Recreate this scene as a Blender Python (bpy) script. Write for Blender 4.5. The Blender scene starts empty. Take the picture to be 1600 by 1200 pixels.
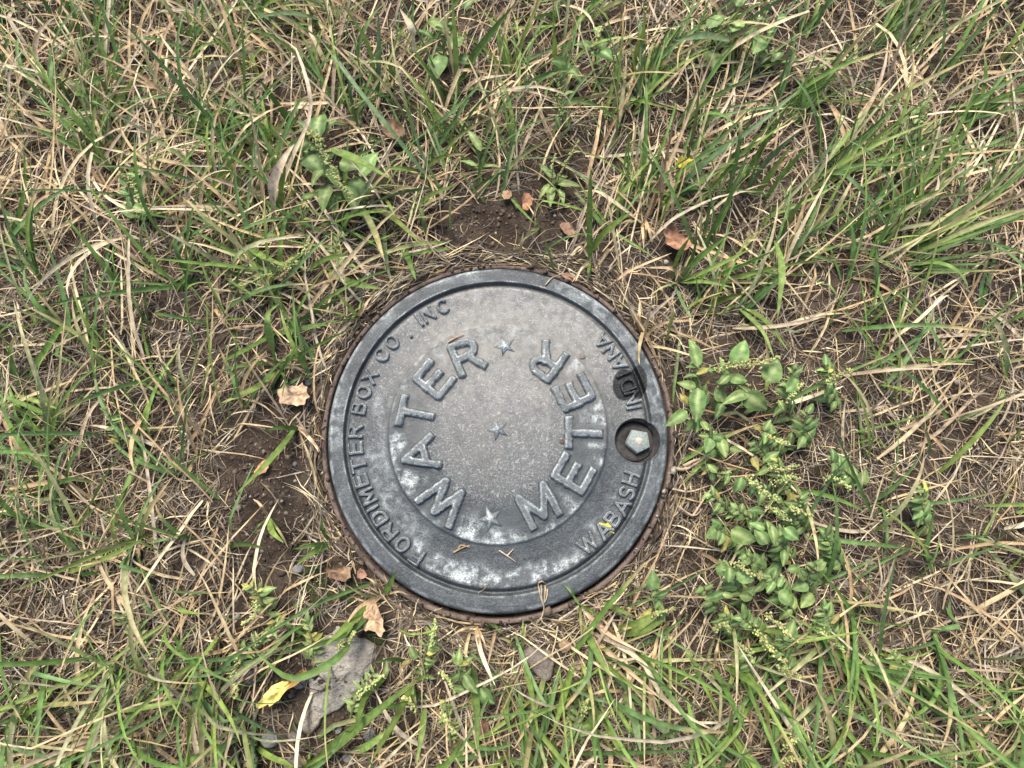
import bpy, math, random
import numpy as np
from mathutils import Matrix, Vector

random.seed(7)
RNG = np.random.default_rng(11)
scene = bpy.context.scene
COL = scene.collection
R = math.radians

# ------------------------------------------------------------------ camera
F_PX, TILT = 850.0, R(12.2)                 # focal length in photo pixels, tilt away from straight down
LID_Z = 0.0125                              # height of the lid's centre above the soil
cam_d = bpy.data.cameras.new('camera')
cam_d.sensor_fit = 'HORIZONTAL'; cam_d.sensor_width = 36.0; cam_d.lens = F_PX / 1600 * 36
cam_d.clip_start = 0.01; cam_d.clip_end = 200
cam = bpy.data.objects.new('camera', cam_d); COL.objects.link(cam)
FWD = np.array([0, math.sin(TILT), -math.cos(TILT)])
UP = np.array([0, math.cos(TILT), math.sin(TILT)])
RIGHT = np.array([1.0, 0, 0])
LID_R = 0.16
DEPTH = F_PX * LID_R / 268.0
def ray(px, py): return RIGHT * (px - 800) / F_PX + UP * (600 - py) / F_PX + FWD
CAM = np.array([0, 0, LID_Z]) - ray(778, 671) * DEPTH
cam.location = CAM; cam.rotation_euler = (TILT, 0, 0)
scene.camera = cam

# ------------------------------------------------------------------ sky, sun, exposure
SUN_EL, SUN_AZ = R(57), R(-22)              # azimuth clockwise from +y: high beyond the lid, veiled by thin cloud
w = bpy.data.worlds.new('World'); scene.world = w; w.use_nodes = True
nt = w.node_tree; nt.nodes.clear()
sky = nt.nodes.new('ShaderNodeTexSky'); sky.sky_type = 'NISHITA'; sky.sun_disc = False
sky.sun_elevation = SUN_EL; sky.sun_rotation = SUN_AZ; sky.dust_density = 3.0; sky.air_density = 1.0; sky.ozone_density = 1.0
bg = nt.nodes.new('ShaderNodeBackground'); bg.inputs['Strength'].default_value = 0.098
wo = nt.nodes.new('ShaderNodeOutputWorld')
nt.links.new(sky.outputs[0], bg.inputs[0]); nt.links.new(bg.outputs[0], wo.inputs[0])
sl = bpy.data.lights.new('sun', 'SUN'); sl.energy = 2.3; sl.angle = R(22); sl.color = (1.0, 0.94, 0.85)
sun = bpy.data.objects.new('sun', sl); COL.objects.link(sun)
sdir = Vector((math.sin(SUN_AZ) * math.cos(SUN_EL), math.cos(SUN_AZ) * math.cos(SUN_EL), math.sin(SUN_EL)))
sun.rotation_euler = sdir.to_track_quat('Z', 'Y').to_euler()
sun.location = sdir * 20
scene.view_settings.view_transform = 'Standard'; scene.view_settings.look = 'None'
scene.view_settings.exposure = 1.2; scene.view_settings.gamma = 1.0
scene.view_settings.use_curve_mapping = False
scene.cycles.max_bounces = 5; scene.cycles.diffuse_bounces = 3; scene.cycles.glossy_bounces = 3
scene.cycles.transmission_bounces = 3; scene.cycles.use_denoising = True

# ------------------------------------------------------------------ helpers
def at(px, py, z=0.0):
    d = ray(px, py); t = (z - CAM[2]) / d[2]
    return CAM + d * t
def pix(x, y, z=0.0):
    """photo pixel of world points (arrays)"""
    vx, vy, vz = x - CAM[0], y - CAM[1], z - CAM[2]
    dep = vy * FWD[1] + vz * FWD[2]
    dep = np.maximum(dep, 1e-3)
    return 800 + F_PX * vx / dep, 600 - F_PX * (vy * UP[1] + vz * UP[2]) / dep
PX = LID_R / 268.0                          # metres per photo pixel near the lid

def hash2(ix, iy, seed):
    h = (ix.astype(np.int64) * 374761393 + iy.astype(np.int64) * 668265263 + seed * 974711) & 0x7fffffff
    h = ((h ^ (h >> 13)) * 1274126177) & 0x7fffffff
    return ((h ^ (h >> 16)) & 0xffff) / 65535.0
def vnoise(x, y, seed=0):
    x = np.asarray(x, float); y = np.asarray(y, float)
    ix, iy = np.floor(x), np.floor(y); fx, fy = x - ix, y - iy
    fx = fx * fx * (3 - 2 * fx); fy = fy * fy * (3 - 2 * fy)
    a, b = hash2(ix, iy, seed), hash2(ix + 1, iy, seed)
    c, d = hash2(ix, iy + 1, seed), hash2(ix + 1, iy + 1, seed)
    return (a * (1 - fx) + b * fx) * (1 - fy) + (c * (1 - fx) + d * fx) * fy
def fbm(x, y, seed=0, octv=4):
    s, a, t = 0, 1.0, 0
    for o in range(octv):
        s = s + a * vnoise(np.asarray(x) * 2 ** o, np.asarray(y) * 2 ** o, seed + o * 17); t += a; a *= 0.5
    return s / t
def sstep(a, b, x):
    t = np.clip((x - a) / (b - a), 0, 1); return t * t * (3 - 2 * t)

def ground_h(x, y):
    x = np.asarray(x, float); y = np.asarray(y, float)
    r = np.sqrt(x * x + y * y)
    h = (fbm(x * 7, y * 7, 3, 3) - 0.5) * 0.022 * sstep(0.17, 0.35, r) + (fbm(x * 45, y * 45, 9, 4) - 0.5) * 0.011 + (fbm(x * 230, y * 230, 21, 2) - 0.5) * 0.003
    h = np.where(r < 0.1635, -0.05, h * sstep(0.15, 0.20, r))
    return h + 0.0 * r

def mesh_from(name, V, Fq, mat=None, cols=None, smooth=False, extra=None):
    """V (n,3); Fq list of arrays of faces, each (m,3) or (m,4)"""
    if not isinstance(Fq, list): Fq = [Fq]
    me = bpy.data.meshes.new(name)
    V = np.asarray(V, np.float32)
    me.vertices.add(len(V)); me.vertices.foreach_set('co', V.ravel())
    loops = np.concatenate([np.asarray(f, np.int32).ravel() for f in Fq])
    tot = np.concatenate([np.full(len(f), np.asarray(f).shape[1], np.int32) for f in Fq])
    start = np.concatenate([[0], np.cumsum(tot)[:-1]]).astype(np.int32)
    me.loops.add(len(loops)); me.loops.foreach_set('vertex_index', loops)
    me.polygons.add(len(tot)); me.polygons.foreach_set('loop_start', start); me.polygons.foreach_set('loop_total', tot)
    if smooth: me.polygons.foreach_set('use_smooth', np.ones(len(tot), bool))
    if cols is not None:
        ca = me.color_attributes.new('Col', 'FLOAT_COLOR', 'POINT')
        c4 = np.ones((len(V), 4), np.float32); c4[:, :3] = cols
        ca.data.foreach_set('color', c4.ravel())
    for k, v in (extra or {}).items():
        a = me.attributes.new(k, 'FLOAT', 'POINT'); a.data.foreach_set('value', np.asarray(v, np.float32))
    me.update(calc_edges=True)
    if mat: me.materials.append(mat)
    return me
def link(name, me, parent=None, loc=None):
    o = bpy.data.objects.new(name, me); COL.objects.link(o)
    if parent: o.parent = parent
    if loc is not None: o.location = loc
    return o
def thing(name, label, cat, loc=(0, 0, 0), group=None):
    o = bpy.data.objects.new(name, None); o.empty_display_size = 0.01; COL.objects.link(o)
    o.location = loc; return tag(o, label, cat, group)
def tag(o, label, cat, group=None):
    o['label'] = label; o['category'] = cat
    if group: o['group'] = group
    return o

# ------------------------------------------------------------------ materials
class N:
    """small node-graph helper"""
    def __init__(s, name):
        s.m = bpy.data.materials.new(name); s.m.use_nodes = True; s.t = s.m.node_tree; s.t.nodes.clear()
        s.out = s.t.nodes.new('ShaderNodeOutputMaterial')
    def n(s, typ, **kw):
        nd = s.t.nodes.new('ShaderNode' + typ)
        for k, v in kw.items(): setattr(nd, k, v)
        return nd
    def l(s, a, b): s.t.links.new(a, b)
    def put(s, sock, v):
        if isinstance(v, (int, float)): sock.default_value = v
        elif isinstance(v, tuple): sock.default_value = v if len(v) == len(sock.default_value) else v + (1,)
        else: s.l(v, sock)
    def math(s, op, a, b=0.0, c=0.0, clamp=False):
        nd = s.n('Math', operation=op); nd.use_clamp = clamp
        for i, v in enumerate((a, b, c)): s.put(nd.inputs[i], v)
        return nd.outputs[0]
    def noise(s, vec, scale, detail=4, rough=0.5, dist=0.0):
        nd = s.n('TexNoise'); s.l(vec, nd.inputs['Vector'])
        nd.inputs['Scale'].default_value = scale; nd.inputs['Detail'].default_value = detail
        nd.inputs['Roughness'].default_value = rough; nd.inputs['Distortion'].default_value = dist
        return nd.outputs['Fac']
    def ramp(s, v, a, b, lo=0.0, hi=1.0):
        nd = s.n('MapRange', interpolation_type='SMOOTHSTEP'); s.put(nd.inputs[0], v)
        nd.inputs[1].default_value = a; nd.inputs[2].default_value = b; nd.inputs[3].default_value = lo; nd.inputs[4].default_value = hi
        return nd.outputs[0]
    def mix(s, f, a, b, blend='MIX'):
        nd = s.n('Mix', data_type='RGBA', blend_type=blend)
        s.put(nd.inputs[0], f); s.put(nd.inputs[6], a); s.put(nd.inputs[7], b)
        return nd.outputs[2]
    def attr(s, name):
        nd = s.n('Attribute', attribute_name=name); return nd
    def bump(s, h, strength, dist, nrm=None):
        nd = s.n('Bump'); nd.inputs['Strength'].default_value = strength; nd.inputs['Distance'].default_value = dist
        s.l(h, nd.inputs['Height'])
        if nrm is not None: s.l(nrm, nd.inputs['Normal'])
        return nd.outputs[0]
    def bsdf(s, color, rough=0.6, metal=0.0, normal=None, spec=0.5):
        b = s.n('BsdfPrincipled'); s.put(b.inputs['Base Color'], color); s.put(b.inputs['Roughness'], rough); s.put(b.inputs['Metallic'], metal)
        b.inputs['Specular IOR Level'].default_value = spec
        if normal is not None: s.l(normal, b.inputs['Normal'])
        return b
    def done(s, sh): s.l(sh.outputs[0], s.out.inputs[0]); return s.m

def pos(n): return n.n('NewGeometry').outputs['Position']
def objc(n): return n.n('TexCoord').outputs['Object']

def mat_vegetation(name, transl=0.3, rough=0.55, tint=0.25, vein=False):
    n = N(name); c = n.attr('Col').outputs['Color']
    v = n.noise(pos(n), 160, 3); k = n.ramp(v, 0.3, 0.7, 1 - tint, 1 + tint)
    c = n.mix(1.0, c, n.n('CombineColor').outputs[0], 'MULTIPLY') if False else c
    vm = n.n('VectorMath', operation='SCALE'); n.l(c, vm.inputs[0]); n.l(k, vm.inputs['Scale'])
    info = n.n('ObjectInfo').outputs['Random']
    hs = n.n('HueSaturation'); n.l(vm.outputs[0], hs.inputs['Color']); n.l(n.ramp(info, 0, 1, 0.8, 1.2), hs.inputs['Value'])
    n.l(n.ramp(n.math('FRACT', n.math('MULTIPLY', info, 7.3)), 0, 1, 0.485, 0.512), hs.inputs['Hue'])
    col = hs.outputs[0]
    b = n.bsdf(col, rough, 0.0, n.bump(n.noise(pos(n), 900, 2), 0.25, 0.0006), 0.35)
    t = n.n('BsdfTranslucent'); n.l(col, t.inputs[0])
    mx = n.n('MixShader'); mx.inputs[0].default_value = transl; n.l(b.outputs[0], mx.inputs[1]); n.l(t.outputs[0], mx.inputs[2])
    return n.done(mx)
M_GRASS = mat_vegetation('grass', 0.28)
M_LEAF = mat_vegetation('weed leaf', 0.22, 0.66, 0.3)
M_DRY = mat_vegetation('dry straw', 0.18, 0.7)
M_SEED = mat_vegetation('weed seed', 0.15, 0.7)
M_DEAD = mat_vegetation('dead leaf', 0.2, 0.75, 0.35)

def mat_soil():
    n = N('soil'); p = pos(n)
    a = n.noise(p, 26, 6, 0.65); b = n.noise(p, 320, 4, 0.7); c = n.noise(p, 1100, 3, 0.6)
    col = n.mix(n.ramp(a, 0.35, 0.68), (0.040, 0.028, 0.020), (0.105, 0.077, 0.055))
    col = n.mix(n.ramp(b, 0.52, 0.72, 0, 0.75), col, (0.17, 0.125, 0.09))
    col = n.mix(n.ramp(c, 0.62, 0.75, 0, 0.6), col, (0.30, 0.25, 0.20))
    h = n.math('ADD', n.math('MULTIPLY', b, 1.0), n.math('MULTIPLY', c, 0.5))
    return n.done(n.bsdf(col, 0.95, 0, n.bump(h, 1.0, 0.004), 0.2))
M_SOIL = mat_soil()

def mat_stone(name, c0, c1, c2, scale=130):
    n = N(name); p = pos(n)
    a = n.noise(p, scale, 5, 0.6); b = n.noise(p, scale * 9, 4, 0.7); d = n.noise(p, scale * 0.5, 3)
    col = n.mix(n.ramp(a, 0.35, 0.65), c0, c1)
    col = n.mix(n.ramp(d, 0.5, 0.7, 0, 0.8), col, c2)
    col = n.mix(n.ramp(b, 0.52, 0.70, 0, 0.7), col, (0.54, 0.52, 0.47))
    col = n.mix(n.ramp(n.noise(p, scale * 5, 3, .7), 0.56, 0.72, 0, 0.7), col, (0.10, 0.09, 0.08))
    h = n.math('ADD', n.math('MULTIPLY', a, 1.0), n.math('MULTIPLY', b, 0.6))
    return n.done(n.bsdf(col, 0.9, 0, n.bump(h, 1.0, 0.005), 0.2))
M_SLAB = mat_stone('slab stone', (0.29, 0.265, 0.225), (0.44, 0.40, 0.33), (0.25, 0.185, 0.125), 42)
M_PEB = mat_stone('grey pebble', (0.26, 0.26, 0.26), (0.42, 0.41, 0.39), (0.30, 0.28, 0.25), 120)
M_PINK = mat_stone('pinkish pebble', (0.25, 0.205, 0.165), (0.36, 0.31, 0.255), (0.30, 0.255, 0.21), 120)
M_DARKST = mat_stone('dark stone', (0.07, 0.075, 0.085), (0.14, 0.14, 0.15), (0.10, 0.09, 0.085), 120)

def mat_iron(recess=False):
    n = N('cast iron'); p = pos(n)
    wear = n.attr('wear').outputs['Fac']; painted_glare = n.attr('painted_glare').outputs['Fac']; wrinkle = n.attr('wrinkle').outputs['Fac']; dust = n.attr('dust').outputs['Fac']; wet = n.attr('wet').outputs['Fac']
    # leathery casting skin: thin curling ridges
    r1 = n.math('ABSOLUTE', n.math('SUBTRACT', n.noise(p, 215, 1.2, 0.45, 0.7), 0.5))
    r2 = n.math('ABSOLUTE', n.math('SUBTRACT', n.noise(p, 330, 1.2, 0.45, 0.6), 0.5))
    l1 = n.ramp(r1, 0.006, 0.04, 1, 0); l2 = n.ramp(r2, 0.006, 0.04, 1, 0)
    lines = n.math('MAXIMUM', l1, n.math('MULTIPLY', l2, 0.8))
    grain = n.noise(p, 1400, 2, 0.6); cloud = n.noise(p, 38, 5, 0.62); cloud2 = n.noise(p, 110, 5, 0.7)
    col = n.mix(n.ramp(cloud, 0.3, 0.7), (0.022, 0.028, 0.031), (0.052, 0.062, 0.066))
    col = n.mix(n.ramp(grain, 0.45, 0.8, 0, 0.30), col, (0.26, 0.27, 0.28))
    dm = n.math('MULTIPLY', dust, n.ramp(cloud2, 0.25, 0.7, 0.35, 1.0))
    col = n.mix(n.math('MULTIPLY', dm, 0.72), col, (0.345, 0.325, 0.285))
    col = n.mix(n.math('MULTIPLY', lines, n.math('MULTIPLY', wrinkle, 0.42)), col, (0.46, 0.455, 0.44))
    sh = n.math('MULTIPLY', painted_glare, n.ramp(cloud2, 0.38, 0.68), clamp=True)  # pale patches: sky glare painted into the iron's colour
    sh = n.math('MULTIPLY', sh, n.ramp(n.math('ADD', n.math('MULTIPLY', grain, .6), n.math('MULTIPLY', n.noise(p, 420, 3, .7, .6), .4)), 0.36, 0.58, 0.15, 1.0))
    wr = n.math('MULTIPLY', n.math('MULTIPLY', wear, n.ramp(cloud2, 0.3, 0.6, 0.35, 1.0)), n.ramp(n.noise(p, 620, 3, .75), .36, .6, .3, 1.15))  # wear also carries the rim's painted sky reflection
    bare = n.math('MAXIMUM', sh, wr, clamp=True)  # painted glare together with worn metal
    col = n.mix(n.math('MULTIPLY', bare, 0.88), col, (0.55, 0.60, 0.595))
    wetm = n.ramp(n.math('ADD', wet, n.math('MULTIPLY', n.math('SUBTRACT', cloud2, 0.5), 0.15)), 0.46, 0.54)
    col = n.mix(n.math('MULTIPLY', wetm, 0.92), col, (0.010, 0.011, 0.012))
    rough = n.math('SUBTRACT', n.ramp(cloud, 0.3, 0.7, 0.40, 0.55), n.math('MULTIPLY', bare, 0.10))
    rough = n.math('ADD', rough, n.math('MULTIPLY', dm, 0.2))
    rough = n.math('SUBTRACT', rough, n.math('MULTIPLY', wetm, 0.22))
    metal = n.math('MULTIPLY', n.math('SUBTRACT', 1.0, wetm), n.math('MULTIPLY', n.math('ADD', 0.08, n.math('MULTIPLY', bare, 0.55)), n.math('SUBTRACT', 1.0, n.math('MULTIPLY', dm, 0.6))))
    h = n.math('ADD', n.math('MULTIPLY', n.math('MULTIPLY', lines, wrinkle), 0.6), n.math('ADD', n.math('MULTIPLY', grain, 0.5), n.math('ADD', n.math('MULTIPLY', cloud2, 0.8), n.math('MULTIPLY', n.noise(p, 480, 3, .65), .7))))
    b = n.bsdf(col, rough, metal, n.bump(h, 0.55, 0.0011), 0.5)
    n.l(n.math('SUBTRACT', 0.42, n.math('MULTIPLY', wetm, 0.25)), b.inputs['Specular IOR Level'])
    return n.done(b)
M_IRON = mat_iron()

def mat_simple_noise(name, c0, c1, rough, metal, scale, bump=0.5, bd=0.001, c2=None):
    n = N(name); p = pos(n)
    a = n.noise(p, scale, 5, 0.65); b = n.noise(p, scale * 8, 3, 0.6)
    col = n.mix(n.ramp(a, 0.35, 0.65), c0, c1)
    if c2: col = n.mix(n.ramp(b, 0.55, 0.7, 0, 0.8), col, c2)
    return n.done(n.bsdf(col, rough, metal, n.bump(n.math('ADD', a, b), bump, bd), 0.4))
M_RUST = mat_simple_noise('rusty iron', (0.095, 0.066, 0.053), (0.20, 0.150, 0.120), 0.8, 0.15, 90, 0.7, 0.0015, (0.24, 0.20, 0.175))
M_RECESS = mat_simple_noise('grimy iron', (0.024, 0.023, 0.024), (0.060, 0.055, 0.053), 0.55, 0.2, 200, 0.5, 0.0008)
M_WASHER = mat_simple_noise('worn washer', (0.030, 0.028, 0.027), (0.060, 0.055, 0.053), 0.6, 0.15, 260, 0.5, 0.0008, (0.085, 0.065, 0.055))
M_BOLT = mat_simple_noise('galvanised bolt', (0.27, 0.315, 0.29), (0.41, 0.455, 0.42), 0.6, 0.2, 420, 0.8, 0.0010, (0.24, 0.23, 0.18))
M_DIMPLE = mat_simple_noise('tarnished boss', (0.36, 0.34, 0.27), (0.48, 0.45, 0.36), 0.7, 0.1, 400, 0.4, 0.0005)
M_MOSS = mat_simple_noise('moss', (0.035, 0.055, 0.010), (0.10, 0.12, 0.022), 0.95, 0, 300, 1.0, 0.003, (0.16, 0.16, 0.04))

# ------------------------------------------------------------------ ground
def build_ground():
    c = np.arange(-0.82, 0.8201, 0.0046)
    g = 0.82 + 0.0046 * np.cumsum(1.16 ** np.arange(1, 52))
    ax = np.concatenate([-g[::-1], c, g]); n = len(ax)
    X, Y = np.meshgrid(ax, ax + 0.05); Z = ground_h(X, Y)
    V = np.stack([X.ravel(), Y.ravel(), Z.ravel()], 1)
    i = np.arange(n * n).reshape(n, n)
    Fq = np.stack([i[:-1, :-1].ravel(), i[:-1, 1:].ravel(), i[1:, 1:].ravel(), i[1:, :-1].ravel()], 1)
    o = link('ground', mesh_from('ground', V, Fq, M_SOIL, smooth=True)); o['kind'] = 'structure'
    o['label'] = 'dark brown crumbly soil under the dry grass'
build_ground()

# ------------------------------------------------------------------ lid
YS = 1.018                                   # the casting is a touch longer than wide
HOLE = at(996.4, 688, LID_Z)[:2]; HOLE_R = 0.0208
def seg_dist(P, a, b, ca=False, cb=False):
    """distance to a stroke segment; its free ends are cut square"""
    ab = b - a; L = max(1e-9, math.sqrt((ab ** 2).sum())); u = ab / L
    al = (P - a) @ u; pe = np.abs((P[:, 0] - a[0]) * u[1] - (P[:, 1] - a[1]) * u[0])
    ea, eb = np.maximum(-al, 0), np.maximum(al - L, 0)
    d = pe.copy()
    d = np.where(ea > 0, np.maximum(pe, ea) if ca else np.hypot(pe, ea), d)
    return np.where(eb > 0, np.maximum(pe, eb) if cb else np.hypot(pe, eb), d)
def arc(cx, cy, rx, ry, a0, a1, n=10):
    return [(cx + rx * math.cos(R(a0 + (a1 - a0) * i / n)), cy + ry * math.sin(R(a0 + (a1 - a0) * i / n))) for i in range(n + 1)]
FONT = {
    'W': (1.25, [[(0, 1), (.31, 0), (.625, .98), (.94, 0), (1.25, 1)]]),
    'A': (.95, [[(0, 0), (.475, 1), (.95, 0)], [(.2, .33), (.75, .33)]]),
    'T': (.84, [[(0, 1), (.84, 1)], [(.42, 1), (.42, 0)]]),
    'E': (.74, [[(.74, 1), (0, 1), (0, 0), (.74, 0)], [(0, .52), (.62, .52)]]),
    'R': (.80, [[(0, 0), (0, 1), (.42, 1)] + arc(.42, .75, .33, .25, 90, -90) + [(0, .5)], [(.42, .5), (.80, 0)]]),
    'M': (.95, [[(0, 0), (0.02, 1), (.475, .12), (.93, 1), (.95, 0)]]),
    'F': (.70, [[(.70, 1), (0, 1), (0, 0)], [(0, .5), (.56, .5)]]),
    'O': (.82, [arc(.41, .5, .41, .5, 0, 360, 20)]),
    'D': (.80, [[(0, 0), (0, 1), (.35, 1)] + arc(.35, .5, .45, .5, 90, -90, 12) + [(0, 0)]]),
    'B': (.74, [[(0, 0), (0, 1), (.40, 1)] + arc(.40, .76, .28, .24, 90, -90, 8) + [(0, .52), (.42, .52)] + arc(.42, .26, .32, .26, 90, -90, 8) + [(0, 0)]]),
    'X': (.78, [[(0, 0), (.78, 1)], [(0, 1), (.78, 0)]]),
    'C': (.78, [arc(.42, .5, .42, .5, 50, 310, 16)]),
    'I': (.10, [[(.05, 0), (.05, 1)]]),
    'N': (.80, [[(0, 0), (0, 1), (.80, 0), (.80, 1)]]),
    'S': (.70, [arc(.36, .745, .32, .255, 35, 270, 12) + arc(.35, .245, .34, .245, 90, -145, 12)]),
    'H': (.76, [[(0, 0), (0, 1)], [(.76, 0), (.76, 1)], [(0, .5), (.76, .5)]]),
    '|': (.05, [[(.0, .15), (.0, 1.0)]]),
    '.': (.05, [[(.0, .45), (.02, .5)]]),
}
# (character, pixel x, pixel y, outward?, height m, half stroke m, relief m, width factor)
BIG, SML = (0.0282, 0.0041, 0.0040), (0.0121, 0.00160, 0.0027)
LETTERS = []
for ch, x, y in (('W', 693.6, 780.5), ('A', 655.5, 711.5), ('T', 651, 646), ('E', 678.6, 593), ('R', 729.6, 557)):
    LETTERS.append((ch, x, y, 1) + BIG)
for ch, x, y in (('M', 840.9, 789.5), ('E', 895.5, 740), ('T', 912, 677), ('E', 896.4, 614), ('R', 854.4, 565)):
    LETTERS.append((ch, x, y, -1) + BIG)
for ch, x, y in (('F', 650.3, 870.5), ('O', 629, 850.7), ('R', 607.8, 832.3), ('D', 592.2, 809.6), ('|', 582.5, 793.5), ('M', 574.4, 776.2), ('E', 563, 751.6),
                 ('T', 560.2, 727.5), ('E', 554.5, 700.6), ('R', 554.5, 674.2), ('B', 560.2, 638.2), ('O', 568.1, 612.7), ('X', 577.5, 588.4),
                 ('C', 595.9, 555), ('O', 612.6, 534.6), ('.', 641.8, 523.8), ('I', 654.5, 499.7), ('N', 668.5, 491.2), ('C', 691.4, 479)):
    LETTERS.append((ch, x, y, 1) + SML)
for ch, x, y in (('W', 918.4, 849.3), ('A', 943, 827.6), ('B', 957.2, 810.2), ('A', 971.5, 791.2), ('S', 979.3, 770.5), ('H', 985.6, 747.9),
                 ('I', 991, 636.6), ('N', 988.6, 621), ('D', 981, 601.6), ('I', 974.5, 585), ('A', 967.5, 568.4), ('N', 955, 550), ('A', 942, 532.5)):
    LETTERS.append((ch, x, y, -1) + SML)
def letter_segments(spec):
    ch, px, py, out, H, hw, rel = spec
    c = at(px, py, LID_Z)[:2]; rad = c / np.linalg.norm(c)
    up = rad * out; right = np.array([up[1], -up[0]])
    wd, strokes = FONT[ch]
    segs = []
    for s in strokes:
        pts = [c + right * (u - wd / 2) * H + up * (v - 0.5) * H for u, v in s]
        pts = [p for i, p in enumerate(pts) if i == 0 or np.hypot(*(p - pts[i - 1])) > 1e-6]
        closed = np.hypot(*(pts[0] - pts[-1])) < 1e-6; k = len(pts) - 1
        segs += [(pts[i], pts[i + 1], i == 0 and not closed, i == k - 1 and not closed) for i in range(k)]
    return c, right, up, wd * H, segs
SEG = [letter_segments(s) for s in LETTERS]
QP = [0, .10, .36, .46, .54, .60, .632, .644, .70, .76, .80, .83, .85, .864, .874, .884, .893, .902, .95, .975, .986, .994, 1.0]
ZP = [.0004, .0004, .0001, -.0007, -.0011, -.0005, .0001, -.0010, -.0021, -.0027, -.0022, -.0012, -.0005, -.0008, -.0030, -.0050, -.0046, .0002, .0004, -.0002, -.0014, -.0034, -.0065]
def lid_q(x, y): return np.sqrt(x * x + (y / YS) ** 2) / LID_R
def lid_z(x, y):
    x = np.asarray(x, float); y = np.asarray(y, float); q = lid_q(x, y)
    z = np.interp(q, QP, ZP)
    # letters stand on softly swollen ground, the annulus between them is a little uneven
    P = np.stack([x.ravel(), y.ravel()], 1); sw = np.zeros(len(P))
    for spec, (c, r_, u_, wd, segs) in zip(LETTERS, SEG):
        H = spec[4]; reach = H * 0.30
        near = ((P - c) ** 2).sum(1) < (H * 1.1 + reach) ** 2
        if not near.any(): continue
        d = np.min([seg_dist(P[near], *g) for g in segs], axis=0)
        sw[near] = np.maximum(sw[near], (0.0007 if H > .02 else 0.0004) * np.exp(-(d / (reach * 0.62)) ** 2))
    z = z + sw.reshape(x.shape)
    ann = sstep(.36, .42, q) * (1 - sstep(.60, .64, q))
    z = z + ann * ((fbm(x * 60, y * 60, 5, 2) - .5) * 0.0011)
    band = sstep(.66, .72, q) * (1 - sstep(.84, .88, q))
    z = z + band * ((fbm(x * 45, y * 45, 15, 3) - .5) * 0.0009)
    return LID_Z + z
def lid_attrs(x, y):
    q = lid_q(x, y); th = np.arctan2(y, x)
    px_, py_ = pix(x, y, LID_Z)
    south = sstep(-0.2, 1.0, -y / (np.abs(LID_R * q) + 1e-6))
    ann = sstep(.44, .56, q) * (1 - sstep(.625, .64, q))
    nz = fbm(x * 38, y * 38, 31, 3)
    P = np.stack([x.ravel(), y.ravel()], 1); prox = np.zeros(len(P))
    for spec, (c, r_, u_, wd, segs) in zip(LETTERS, SEG):
        near = ((P - c) ** 2).sum(1) < (spec[4] * 1.25) ** 2
        if near.any():
            d = np.min([seg_dist(P[near], *g) for g in segs], axis=0); prox[near] = np.maximum(prox[near], 1 - sstep(spec[5] * 1.6, spec[5] * 1.6 + (.0045 if spec[4] > .02 else .003), d))
    painted_glare = ann * sstep(.42, .66, nz + .22 * sstep(.5, .62, q)) * (0.35 + .65 * np.maximum(south, sstep(.4, 1, np.abs(x) / (LID_R * q + 1e-6))))  # sky glare painted on the annulus, stronger toward the near side and flanks
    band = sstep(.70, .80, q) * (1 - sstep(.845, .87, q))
    painted_glare = np.maximum(painted_glare, band * sstep(.40, .60, nz) * (0.2 + 0.8 * south))
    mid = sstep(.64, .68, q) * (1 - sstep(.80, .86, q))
    painted_glare = np.maximum(painted_glare, mid * .45 * sstep(.45, .7, nz) * sstep(-.02, -.08, x))
    painted_glare = painted_glare * (1 - prox.reshape(painted_glare.shape))  # glare left out near letters, so a dark halo is painted around them
    rim_wear_glare = np.exp(-((q - .975) / .014) ** 2) * .42 + .20 * np.exp(-((q - .935) / .03) ** 2)
    rim_wear_glare = rim_wear_glare * 1.5 * sstep(.3, .65, fbm(x * 25, y * 25, 47, 3)) * sstep(.25, .65, fbm(x * 170, y * 170, 49, 2)) * (.25 + .9 * sstep(-.05, .10, y + np.abs(x) * .45))  # worn rim; far and side parts painted paler for the reflected sky
    edge = (np.exp(-((q - .982) / .009) ** 2) * 1.15 + np.exp(-((q - .906) / .005) ** 2) * .45) * sstep(.35, .6, fbm(x * 90, y * 90, 53, 3))
    wear = np.maximum(rim_wear_glare, edge)  # real edge wear plus the rim's painted sky reflection
    wrinkle = np.clip((1 - sstep(.40, .47, q)) + .75 * sstep(.65, .69, q) * (1 - sstep(.87, .89, q)) * sstep(-.05, .06, y) + .25 * sstep(.64, .66, q), 0, 1)
    dust = sstep(-.05, .11, y + .03 * (fbm(x * 20, y * 20, 61, 3) - .5)) * (1 - sstep(.86, .9, q)) * (1 - sstep(.02, .16, -x) * .7) + .35 * (1 - sstep(.28, .46, q))
    # damp spot over the D of the right-hand word
    def spot(cx, cy, rx, ry):
        return np.sqrt(((px_ - cx) / rx) ** 2 + ((py_ - cy) / ry) ** 2)
    wet = 1 - 0.5 * np.minimum(spot(976, 601, 18, 25), spot(997, 597, 14, 26))
    return dict(wear=wear, painted_glare=painted_glare, wrinkle=wrinkle, dust=np.clip(dust, 0, 1), wet=np.clip(wet, 0, 1))

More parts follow.
